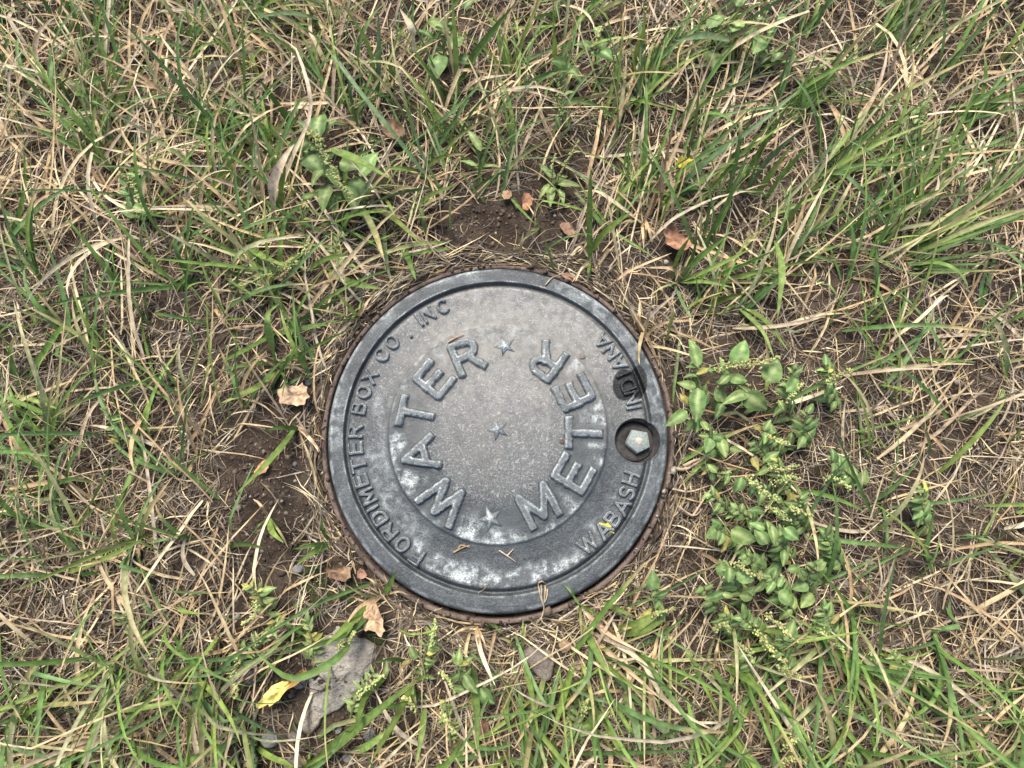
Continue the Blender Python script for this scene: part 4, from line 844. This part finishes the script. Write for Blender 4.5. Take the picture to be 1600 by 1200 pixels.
weed('weed with one upright round leaf beside the lower ring', [(1035, 985), (1025, 955), (1018, 930)], (0, 20, 30), 22, 7, B, [([(1020, 960), (1040, 955), (1055, 950)], (26, 30, 28), 4)], [((1020, 922), (1020, 892), 32, Wd), ((1022, 932), (1045, 925), 26, B), ((1030, 950), (1050, 968), 24, Pl), ((1018, 950), (1000, 965), 22, Pl)])
weed('flowering pale weed on the bottom edge corner', [(1240, 1190), (1232, 1165), (1240, 1140)], (0, 22, 35), 18, 10, Pl, [([(1225, 1170), (1240, 1155), (1255, 1160)], (32, 38, 36), 6), ([(1220, 1195), (1240, 1185), (1260, 1192)], (28, 34, 32), 6)])
weed('slim weed filling the gap between the seed spike and forked twig', [(1085, 720), (1100, 735), (1140, 742)], (0, 20, 32), 24, 6, B, None, [((1120, 738), (1105, 725), 30, B)])
weed('weed with fresh leaves just under the long seed spike', [(1240, 700), (1215, 690), (1190, 670)], (0, 28, 42), 27, 8, B, [([(1200, 680), (1215, 690), (1232, 692)], (42, 46, 44), 5)])
weed('thick low weed between dark oval leaves and pale pair', [(1215, 905), (1190, 890), (1165, 865)], (0, 24, 38), 28, 9, Wd)
weed('weed with crowded small leaves at the patch centre', [(1240, 770), (1222, 745), (1215, 720)], (0, 28, 44), 25, 9, B, [([(1200, 730), (1220, 735), (1245, 728)], (46, 50, 48), 5.5)])
weed('creeping weed along the lower fringe of the patch', [(1215, 1000), (1185, 985), (1160, 965)], (0, 22, 34), 25, 9, Wd)
weed('weed sending leaves between the cluster of seeds and the edge', [(1262, 830), (1245, 805), (1250, 775)], (0, 28, 45), 28, 9, B, [([(1235, 790), (1250, 800), (1268, 805)], (44, 48, 46), 5.5)])
weed('weed threading through the straw below the forked twig', [(1150, 810), (1130, 790), (1110, 770)], (0, 22, 34), 24, 5, B)
weed('weed closing the gap above the dark oval leaves', [(1195, 830), (1175, 812), (1150, 795)], (0, 26, 40), 26, 6, Wd)
weed('weed leaning out of the patch toward the lower straw', [(1130, 960), (1110, 935), (1098, 915)], (0, 20, 32), 24, 5, B)
weed('weed hidden low behind the tall pointed one', [(1262, 700), (1255, 675), (1262, 645)], (0, 28, 44), 28, 6, B)
weed('weed standing where the patch runs off the lower edge weeds', [(1270, 930), (1262, 905), (1275, 880)], (0, 28, 44), 28, 6, Wd)
weed('narrow weed with fresh tips under the rosette', [(1180, 1070), (1172, 1045), (1165, 1020)], (0, 20, 32), 23, 6, B)
# lower left and bottom
weed('grey green knotweed beside the mossy soil', [(420, 960), (405, 930), (390, 918)], (0, 16, 26), 24, 12, Pl, [([(400, 940), (398, 960), (380, 975)], (18, 22, 18), 4)], [((392, 918), (374, 912), 26, Pl), ((410, 922), (430, 918), 26, Pl), ((365, 968), (352, 965), 14, Pl)])
weed('knotweed stems trailing past the yellow fallen leaf', [(355, 1030), (390, 1010), (440, 970)], (0, 14, 22), 22, 14, Pl, [([(375, 1030), (365, 1060), (372, 1090)], (12, 18, 14), 5), ([(395, 1010), (415, 990), (435, 978)], (20, 24, 22), 4)], [((430, 970), (416, 975), 22, Pl), ((460, 950), (468, 940), 22, B)])
weed('small knotweed growing through moss above the flat stone', [(490, 1035), (487, 1000), (480, 970)], (0, 14, 22), 20, 12, Pl, None, [((488, 1010), (482, 1028), 16, Pl), ((470, 960), (455, 968), 20, Pl)])
weed('pale green sprigs growing over the edge of the flat stone', [(548, 1120), (560, 1085), (585, 1050)], (0, 20, 30), 20, 12, Pl, [([(560, 1090), (580, 1070), (600, 1055)], (26, 30, 30), 4.5), ([(530, 1010), (545, 1000), (555, 985)], (24, 30, 30), 4)], [((600, 1060), (606, 1030), 28, Pl), ((560, 1080), (550, 1100), 24, Pl)])
weed('weed with spiky pale seeds below the lid', [(665, 1060), (662, 1030), (678, 985)], (0, 22, 34), 22, 12, Nw, [([(672, 1010), (678, 990), (680, 970)], (34, 38, 38), 5)], [((640, 1030), (625, 1045), 22, B), ((650, 1030), (640, 1010), 26, B)])
weed('weed with blunt green leaves right of the seedy sprig', [(735, 1100), (722, 1065), (712, 1030)], (0, 22, 34), 26, 7, B, [([(690, 1050), (702, 1065), (712, 1085)], (28, 32, 28), 4)], [((715, 1040), (718, 1015), 36, B), ((725, 1055), (745, 1085), 30, B), ((750, 1075), (768, 1100), 24, Wd)])
weed('tangled seedy weed on the bottom edge under the green fan', [(705, 1165), (700, 1125), (695, 1095)], (0, 18, 28), 18, 12, Nw, [([(690, 1110), (700, 1130), (712, 1145)], (28, 32, 30), 5), ([(650, 1110), (640, 1095), (628, 1090)], (20, 24, 22), 4)])
weed('wispy pale weed under the half buried stone', [(905, 1165), (900, 1130), (910, 1095)], (0, 16, 26), 22, 10, Pl, [([(912, 1115), (916, 1100), (925, 1085)], (24, 28, 26), 4), ([(890, 1150), (885, 1135), (888, 1120)], (14, 20, 20), 4)], [((930, 1150), (955, 1145), 18, Pl)])
# beyond the photograph's own edges the lawn goes on
weed('far out broad weed past the seed spike patch', [(1310, 640), (1300, 610), (1290, 570)], (0, 30, 48), 30, 10, B, [([(1290, 600), (1310, 585), (1330, 580)], (46, 52, 50), 6)])
weed('outlying weed with drooping leaves past the edge weeds', [(1345, 760), (1325, 740), (1300, 720)], (0, 30, 44), 28, 10, B, [([(1290, 745), (1310, 750), (1330, 765)], (44, 48, 46), 6)])
weed('outlying dark rosette weed past the overlapping leaves', [(1320, 890), (1305, 865), (1290, 835)], (0, 28, 44), 30, 10, Wd)
weed('outlying weed with thin seed sprays past the dotted spike', [(1310, 1010), (1300, 980), (1285, 950)], (0, 28, 42), 27, 10, B, [([(1280, 985), (1300, 1000), (1320, 1020)], (40, 44, 42), 5)])
weed('solitary broad weed in the outer lawn on the bolt side', [(1450, 830), (1440, 800), (1445, 765)], (0, 25, 42), 30, 9, B)
weed('lonely knotweed in the outer lawn below the bolt side', [(1420, 1080), (1405, 1050), (1395, 1020)], (0, 18, 30), 22, 12, Pl)
weed('outer lawn weed with pointed leaves near the top bolt side', [(1440, 240), (1432, 205), (1440, 165)], (0, 28, 46), 28, 8, B, [([(1436, 200), (1445, 180), (1452, 160)], (44, 50, 52), 5)])
weed('outer lawn weed with a seed spike on the far grassy side', [(215, 350), (205, 310), (195, 270)], (0, 28, 46), 30, 8, B, [([(198, 275), (215, 300), (230, 330)], (48, 50, 46), 5.5)])
weed('outer fine leaved weed on the far litter side', [(190, 700), (180, 670), (165, 640)], (0, 15, 26), 20, 14, Nw)
weed('outer knotweed on the far lower litter side', [(230, 1010), (215, 980), (190, 960)], (0, 16, 26), 22, 12, Pl)

# ------------------------------------------------------------------ fallen leaves, petals and debris
def flat_leaf(name, label, cat, outline, z, c0, c1, curl=.25, group=None, thick=.0004, seed=1, tipc=None, onlid=False):
    """a dry leaf scrap: real outline, crumpled and with a little thickness"""
    rnd = random.Random(seed); o2 = smooth_path(outline + [outline[0]], len(outline) * 3 + 1)[:-1]; n = len(o2)
    zb = z / 1000; W = np.array([at(p[0], p[1], zb) for p in o2]); c = W.mean(0); size = np.abs(W[:, :2] - c[:2]).max()
    rings = [1.0, .84, .66, .46, .24]; NR = len(rings)
    for i in range(n): W[i] = c + (W[i] - c) * (1 + .07 * math.sin(i * 2.4 + seed) + rnd.uniform(-.06, .06)); V, C = [], []
    for k in rings:
        for i in range(n):
            p = c + (W[i] - c) * k; a = math.atan2(W[i][1] - c[1], W[i][0] - c[0])
            crumple = fbm(np.array([p[0] / size * 3.2 + seed * 5]), np.array([p[1] / size * 3.2]), seed, 3)[0] - .5
            hh = (1.5 if size > .009 else .5) * curl * size * (k ** 2) * (.45 + .55 * math.sin(2 * a + seed)) + ((.55 if size > .009 else .2) * crumple + .07 * math.sin(9 * a)) * size + rnd.uniform(-.03, .03) * size
            V.append((p[0] - c[0], p[1] - c[1], max(0.0003, hh + .002 * (not onlid))))
            f = (vnoise(np.array([p[0] * 160]), np.array([p[1] * 160]), seed)[0]); cc = np.array(c0) * (1 - f) + np.array(c1) * f
            if tipc is not None:
                tt = sstep(.35, .75, np.array((p[0] - W[:, 0].min()) / (np.ptp(W[:, 0]) + 1e-6))); cc = cc * (1 - tt) + np.array(tipc) * tt
            ax = (p[0] - c[0]) * math.cos(seed) + (p[1] - c[1]) * math.sin(seed); ay = -(p[0] - c[0]) * math.sin(seed) + (p[1] - c[1]) * math.cos(seed)
            vein = 1.18 if abs(math.sin((ax - abs(ay)) / size * 7)) > .9 or abs(ay) < .08 * size else 1.0
            C.append(cc * rnd.uniform(.82, 1.1) * vein)
    V.append((0, 0, .0022 if not onlid else .0006)); C.append(np.array(c0))
    i = np.arange(NR * n).reshape(NR, n); j = np.roll(i, -1, 1)
    Q = np.stack([i[:-1].ravel(), j[:-1].ravel(), j[1:].ravel(), i[1:].ravel()], 1); T = np.stack([i[-1], j[-1], np.full(n, NR * n)], 1)
    V = np.array(V); m = len(V); V2 = V - [0, 0, thick]; V = np.vstack([V, V2]); C = np.vstack([C, C])
    base_z = (float(lid_z(np.array([c[0]]), np.array([c[1]]))[0]) + .0006) if onlid else max(zb, float(ground_h(c[0], c[1]))) + .001
    o = link(name, mesh_from(name, V, [Q, Q[:, ::-1] + m, T, T[:, ::-1] + m], M_DEAD, C, True), None, (c[0], c[1], base_z))
    return tag(o, label, cat, group)
DL = 'dead leaves on the ground'
TANL, TANL2, BRN, BRN2 = (.50, .36, .21), (.36, .24, .14), (.30, .185, .11), (.21, .12, .07)
flat_leaf('dead_leaf', 'pale tan crumpled dead leaf with pinholes beside the ring', 'dead leaf', [(441, 612), (447, 602), (462, 605), (474, 600), (485, 612), (484, 628), (470, 635), (452, 633), (440, 630)], 8, TANL, (.62, .46, .28), .22, DL, seed=2)
flat_leaf('dead_leaf', 'brown dead leaf by the lower ring next to a smaller scrap', 'dead leaf', [(514, 884), (527, 883), (545, 884), (551, 893), (546, 905), (530, 906), (516, 900)], 6, BRN, TANL2, .3, DL, seed=3)
flat_leaf('dead_leaf', 'tiny rust brown leaf scrap touching the lower ring', 'dead leaf', [(559, 892), (566, 887), (574, 897), (570, 903), (560, 902)], 6, BRN, BRN2, .3, DL, seed=4)
flat_leaf('dead_leaf', 'long tan dead leaf with torn holes above the flat stone', 'dead leaf', [(574, 945), (584, 938), (594, 948), (598, 965), (603, 985), (596, 992), (584, 982), (572, 982), (568, 965)], 10, (.46, .29, .18), (.55, .38, .25), .15, DL, seed=5)
flat_leaf('dead_leaf', 'large fallen leaf turning from yellow to brown beside the flat stone', 'dead leaf', [(407, 1100), (414, 1085), (428, 1070), (445, 1062), (465, 1055), (478, 1040), (482, 1050), (470, 1064), (452, 1075), (440, 1090), (425, 1100)], 10, (.74, .62, .22), (.66, .52, .16), .15, DL, seed=6, tipc=(.42, .22, .08))
flat_leaf('dead_leaf', 'small orange tan leaf scrap under a slanting green blade', 'dead leaf', [(400, 738), (408, 725), (418, 718), (423, 728), (416, 738), (406, 742)], 6, (.60, .34, .16), (.5, .28, .14), .2, DL, seed=7)
flat_leaf('dead_leaf', 'tiny peach leaf scrap on the bare soil behind the lid', 'dead leaf', [(785, 302), (792, 299), (799, 303), (798, 311), (790, 314), (784, 309)], 5, (.66, .44, .24), (.58, .36, .2), .3, DL, seed=8)
flat_leaf('dead_leaf', 'upright orange leaf scrap below the star shaped seedling', 'dead leaf', [(815, 316), (820, 305), (829, 308), (832, 320), (826, 331), (817, 328)], 8, (.58, .32, .17), (.5, .26, .13), .3, DL, seed=9)
flat_leaf('dead_leaf', 'curled brown dead leaf under the dark green clump', 'dead leaf', [(1034, 366), (1045, 358), (1060, 368), (1074, 375), (1074, 392), (1062, 399), (1048, 390), (1038, 380)], 8, BRN, (.46, .26, .14), .4, DL, seed=10)
flat_leaf('dead_leaf', 'brown shredded leaf lying under the long blue green blade', 'dead leaf', [(598, 200), (612, 193), (630, 200), (634, 215), (620, 224), (604, 216)], 6, (.26, .15, .09), BRN, .3, DL, seed=11)
flat_leaf('dead_leaf', 'torn brown leaf flake on soil behind the rim top', 'dead leaf', [(874, 352), (888, 350), (896, 360), (900, 370), (888, 372), (878, 362)], 5, BRN, TANL2, .3, DL, seed=12)
flat_leaf('dead_leaf', 'brown leaf flake tucked against the upper ring', 'dead leaf', [(876, 432), (886, 428), (900, 436), (902, 441), (888, 440)], 6, BRN, TANL2, .3, DL, seed=13)
flat_leaf('dead_leaf', 'crumpled brown leaf lump by the half buried grey stone', 'dead leaf', [(872, 1004), (880, 998), (890, 1004), (888, 1015), (878, 1018)], 10, BRN, TANL2, .4, DL, seed=14)
flat_leaf('dead_leaf', 'bright yellow leaf fragment caught in grass', 'dead leaf', [(1055, 258), (1062, 250), (1072, 250), (1082, 255), (1074, 258), (1066, 264), (1058, 264)], 22, (.85, .68, .06), (.78, .6, .05), .2, DL, seed=15)
flat_leaf('dead_leaf', 'peach leaf flake in the straw at the far lower bottom', 'dead leaf', [(740, 1130), (752, 1122), (764, 1130), (760, 1146), (746, 1146)], 5, (.28, .15, .09), BRN, .3, DL, seed=16)
flat_leaf('petal', 'bright yellow petal lying on the lid between raised letters', 'petal', [(935, 817), (946, 818), (953, 816), (956, 826), (960, 834), (950, 828)], 13, (.86, .80, .08), (.80, .72, .05), .35, None, seed=17, onlid=True)
def stick(name, label, cat, paths, width, kind, hmm, group=None):
    p0 = at(*paths[0][0], hmm / 1000); V, F, C, n0 = [], [], [], 0
    for path in paths:
        pp = smooth_path(path, 8); P = np.array([at(q[0], q[1], hmm / 1000) for q in pp]); q = lid_q(P[:, 0], P[:, 1])
        inside = q < 1.0
        P[:, 2] = np.where(inside, lid_z(P[:, 0], P[:, 1]) + .0012, np.maximum(np.where(q < 1.06, .009, ground_h(P[:, 0], P[:, 1]) + .004), P[:, 2] - .004))
        P[1:-1, 2] += .0006; tv, tf = tube(P, width * PX * .5, width * PX * .25, 5); V.append(tv); F.append(tf + n0); n0 += len(tv); C.append(np.tile(np.array(KIND[kind][0]) * random.uniform(.85, 1.15), (len(tv), 1)))
    o = link(name, mesh_from(name, np.concatenate(V) - p0, np.concatenate(F), M_DRY, np.concatenate(C), True), None, tuple(p0)); return tag(o, label, cat, group)
ST = 'bits of straw on the lid'
stick('straw_bit', 'forked tan straw bit on the lid below the inner disc', 'straw', [[(709, 863), (722, 856), (734, 852)], [(716, 860), (720, 852), (734, 855)]], 3.2, 't', 12, ST)
stick('straw_bit', 'thin cream straw bit right of the forked one on the lid', 'straw', [[(780, 860), (792, 868), (806, 878)], [(793, 868), (798, 862), (802, 858)]], 2.4, 'c', 12, ST)
stick('straw_bit', 'short orange straw splinter against the letter R of WATER', 'straw', [[(700, 535), (712, 528), (724, 523)]], 3.2, 't', 13, ST)
stick('straw_bit', 'hair thin cream fibre on the outer rim of the lid', 'straw', [[(747, 927), (756, 921), (762, 912)]], 1.3, 'c', 12, ST)
stick('straw_bit', 'short cream fibre lying over the upper rim of the lid', 'straw', [[(852, 446), (866, 431), (880, 424), (888, 404)]], 2.6, 'c', 13, ST)
stick('dried_root', 'frayed pale dried root hanging over the lower rim', 'root', [[(841, 912), (844, 930), (848, 945)], [(846, 915), (846, 932), (849, 945)], [(852, 916), (851, 930), (849, 945)], [(842, 910), (847, 908), (852, 912)], [(849, 943), (850, 955), (846, 968), (852, 978)], [(846, 966), (838, 976), (842, 988)], [(855, 920), (854, 932), (850, 942)], [(850, 975), (862, 983), (872, 990)]], 2.6, 'c', 12)
stick('dried_root', 'pale twisted root running out from the ring to the stone', 'root', [[(872, 980), (868, 1005), (864, 1032), (900, 1022)], [(872, 990), (850, 985), (830, 975)], [(866, 1030), (830, 1045), (795, 1055)]], 2.4, 'c', 10)
stick('twig', 'forked tan twig lying between ring and broadleaf weeds', 'twig', [[(1052, 732), (1075, 732), (1105, 714)], [(1070, 728), (1085, 720), (1100, 716)]], 7, 'c', 8)
stick('twig', 'long reddish tan twig running beneath the large leaved weed', 'twig', [[(1104, 640), (1160, 655), (1250, 674)], [(1165, 655), (1200, 648), (1235, 642)], [(1140, 648), (1175, 664), (1210, 684)]], 3.4, 'r', 22)
stick('twig', 'straight straw coloured twig crossing the weeds below the seed spike', 'twig', [[(1078, 700), (1140, 725), (1255, 755)], [(1130, 746), (1175, 742), (1225, 732)]], 3, 't', 30)
stick('twig', 'branching bleached twig near the forked one', 'twig', [[(1052, 764), (1080, 768), (1112, 758)], [(1085, 806), (1105, 775), (1130, 745)], [(1112, 762), (1132, 785), (1143, 795)], [(1105, 775), (1130, 770), (1146, 762)], [(1060, 790), (1085, 806), (1100, 795)]], 4, 'c', 12)
def lump(name, label, cat, outline, hgt_px, mat, group=None, z=0, seed=1, flat=.6, rough=.05, lid=False):
    """a stone from its outline, domed with broken facets"""
    o2 = smooth_path(outline + [outline[0]], len(outline) * 5 + 1)[:-1]; n = len(o2)
    W = np.array([at(p[0], p[1], z / 1000) for p in o2]); c = W.mean(0); size = np.abs(W[:, :2] - c[:2]).max()
    rnd = random.Random(seed)
    W = c + (W - c) * (1 + np.repeat([rnd.uniform(-.03, .03) for _ in range(n // 2 + 1)], 2)[:n, None])
    ks = [1.06, 1.0, .97, .93, .88, .82, .76, .70, .64, .58, .52, .46, .40, .34, .28, .22, .15, .08]; V = []
    hh = hgt_px * PX
    for k in ks:
        for i in range(n):
            p = c + (W[i] - c) * k; prof = -.9 if k > 1.03 else (1 - max(0, k) ** (2 / flat * 1.6)) ** flat
            nz = (fbm(np.array([p[0] / size * 3 + seed]), np.array([p[1] / size * 3]), seed, 5)[0] - .5) * rough * 6 + (fbm(np.array([p[0] * 330 + seed]), np.array([p[1] * 330]), seed + 5, 3)[0] - .5) * rough * 2.2
            V.append((p[0] - c[0] + (nz * .05 * size), p[1] - c[1], hh * (prof + nz * (k < 1.03))))
    V.append((0, 0, hh)); i = np.arange(len(ks) * n).reshape(-1, n); j = np.roll(i, -1, 1)
    Q = np.stack([i[:-1].ravel(), j[:-1].ravel(), j[1:].ravel(), i[1:].ravel()], 1); T = np.stack([i[-1], j[-1], np.full(n, len(ks) * n)], 1)
    gz = float(lid_z(np.array([c[0]]), np.array([c[1]]))[0]) if lid else float(ground_h(c[0], c[1]))
    o = link(name, mesh_from(name, np.array(V), [Q, T], mat, smooth=True), None, (c[0], c[1], gz - (.0025 if size > .03 else 0))); return tag(o, label, cat, group)
lump('flat_stone', 'large flat grey brown stone half sunk below the lid', 'stone', [(497, 1000), (512, 985), (530, 978), (552, 995), (572, 1002), (584, 1020), (580, 1045), (562, 1065), (556, 1085), (545, 1098), (524, 1112), (505, 1120), (495, 1136), (482, 1150), (471, 1140), (474, 1122), (482, 1105), (482, 1080), (480, 1060), (486, 1035), (490, 1015)], 7, M_SLAB, z=3, seed=3, flat=.36, rough=.34)
SG = 'small stones in the soil'
lump('pebble', 'pale grey pebble near the bottom corner', 'stone', [(406, 1152), (415, 1147), (428, 1149), (433, 1160), (427, 1170), (412, 1171), (405, 1162)], 11, M_PEB, SG, seed=5)
lump('pebble', 'pinkish rounded stone cut by the bottom edge', 'stone', [(442, 1194), (452, 1184), (466, 1184), (474, 1196), (472, 1212), (450, 1214)], 12, M_PINK, SG, seed=7)
lump('pebble', 'small oval cream pebble below the flat stone', 'stone', [(522, 1143), (527, 1137), (533, 1138), (532, 1146), (525, 1149)], 6, M_PEB, SG, seed=9)
lump('pebble', 'pale angular pebble on the bottom edge below the flat stone', 'stone', [(534, 1182), (542, 1179), (550, 1182), (548, 1190), (538, 1191)], 6, M_PEB, SG, seed=11)
lump('pebble', 'dark slate chip beside the yellow fallen leaf', 'stone', [(380, 1052), (390, 1046), (402, 1052), (404, 1064), (392, 1072), (382, 1066)], 8, M_DARKST, SG, seed=13)
lump('pebble', 'grey stone half buried under straw below the lid', 'stone', [(815, 1020), (826, 1010), (845, 1012), (862, 1018), (866, 1035), (860, 1058), (848, 1064), (838, 1052), (828, 1040)], 13, M_PINK, SG, seed=15, flat=.45)
lump('pebble', 'small grey pebble in litter above the knotweed', 'stone', [(458, 887), (464, 882), (474, 884), (475, 893), (466, 896), (459, 894)], 7, M_PEB, SG, seed=17)
lump('pebble', 'grey splinter of stone touching the yellow leaf tip', 'stone', [(460, 1062), (472, 1060), (480, 1066), (474, 1074), (462, 1072)], 6, M_PEB, SG, seed=19)
lump('pebble', 'grey triangular chip between blades right of the flat stone', 'stone', [(566, 1150), (576, 1140), (586, 1142), (582, 1156), (570, 1162)], 6, M_PEB, SG, seed=21)
lump('pebble', 'brown grey pebble beside the pale grey one', 'stone', [(448, 1150), (456, 1146), (464, 1150), (462, 1160), (452, 1160)], 6, M_PINK, SG, seed=23)
lump('pebble', 'little dark pebble above the tan pinholed leaf', 'stone', [(476, 599), (480, 593), (487, 595), (487, 602), (480, 604)], 6, M_DARKST, SG, seed=27)
lump('grit_grain', 'tan grain of grit on the lid near the letter R of METER', 'grit', [(906, 556), (910, 553), (915, 556), (913, 560), (907, 561)], 2.4, M_PINK, seed=25, z=12, lid=True)
lump('grit_grain', 'rusty brown grain of dirt beside the letter T of METER', 'grit', [(874, 689), (878, 686), (882, 689), (880, 694), (875, 693)], 2.4, M_RUST, seed=26, z=12, lid=True)
def build_moss():
    acc_v, acc_f, n0 = [], [], 0
    for cx, cy, rx, ry in ((466, 1000, 16, 24), (488, 905, 22, 22), (545, 925, 18, 14), (588, 994, 14, 12), (500, 930, 16, 14), (620, 1160, 18, 18), (405, 1180, 14, 10)):
        for _ in range(90):
            a, q = random.uniform(0, 6.28), math.sqrt(random.random()); p = at(cx + rx * q * math.cos(a), cy + ry * q * math.sin(a), .003); s = random.uniform(.0012, .003)
            if lid_q(p[0], p[1]) < 1.06: continue
            dv, df = dome_geo(s, s * 1.3, 6, 2); tri = df[0]; V = dv + [p[0], p[1], float(ground_h(p[0], p[1])) - .0005]
            F4 = np.vstack([np.c_[tri, tri[:, 2]], df[1]]); acc_v.append(V); acc_f.append(F4 + n0); n0 += len(V)
    Fa = np.concatenate(acc_f); tri = Fa[Fa[:, 2] == Fa[:, 3]][:, :3]; quad = Fa[Fa[:, 2] != Fa[:, 3]]
    o = link('moss', mesh_from('moss', np.concatenate(acc_v), [tri, quad], M_MOSS, smooth=True)); o['kind'] = 'stuff'; o['label'] = 'dark olive moss cushions on damp soil near the flat stone'
build_moss()
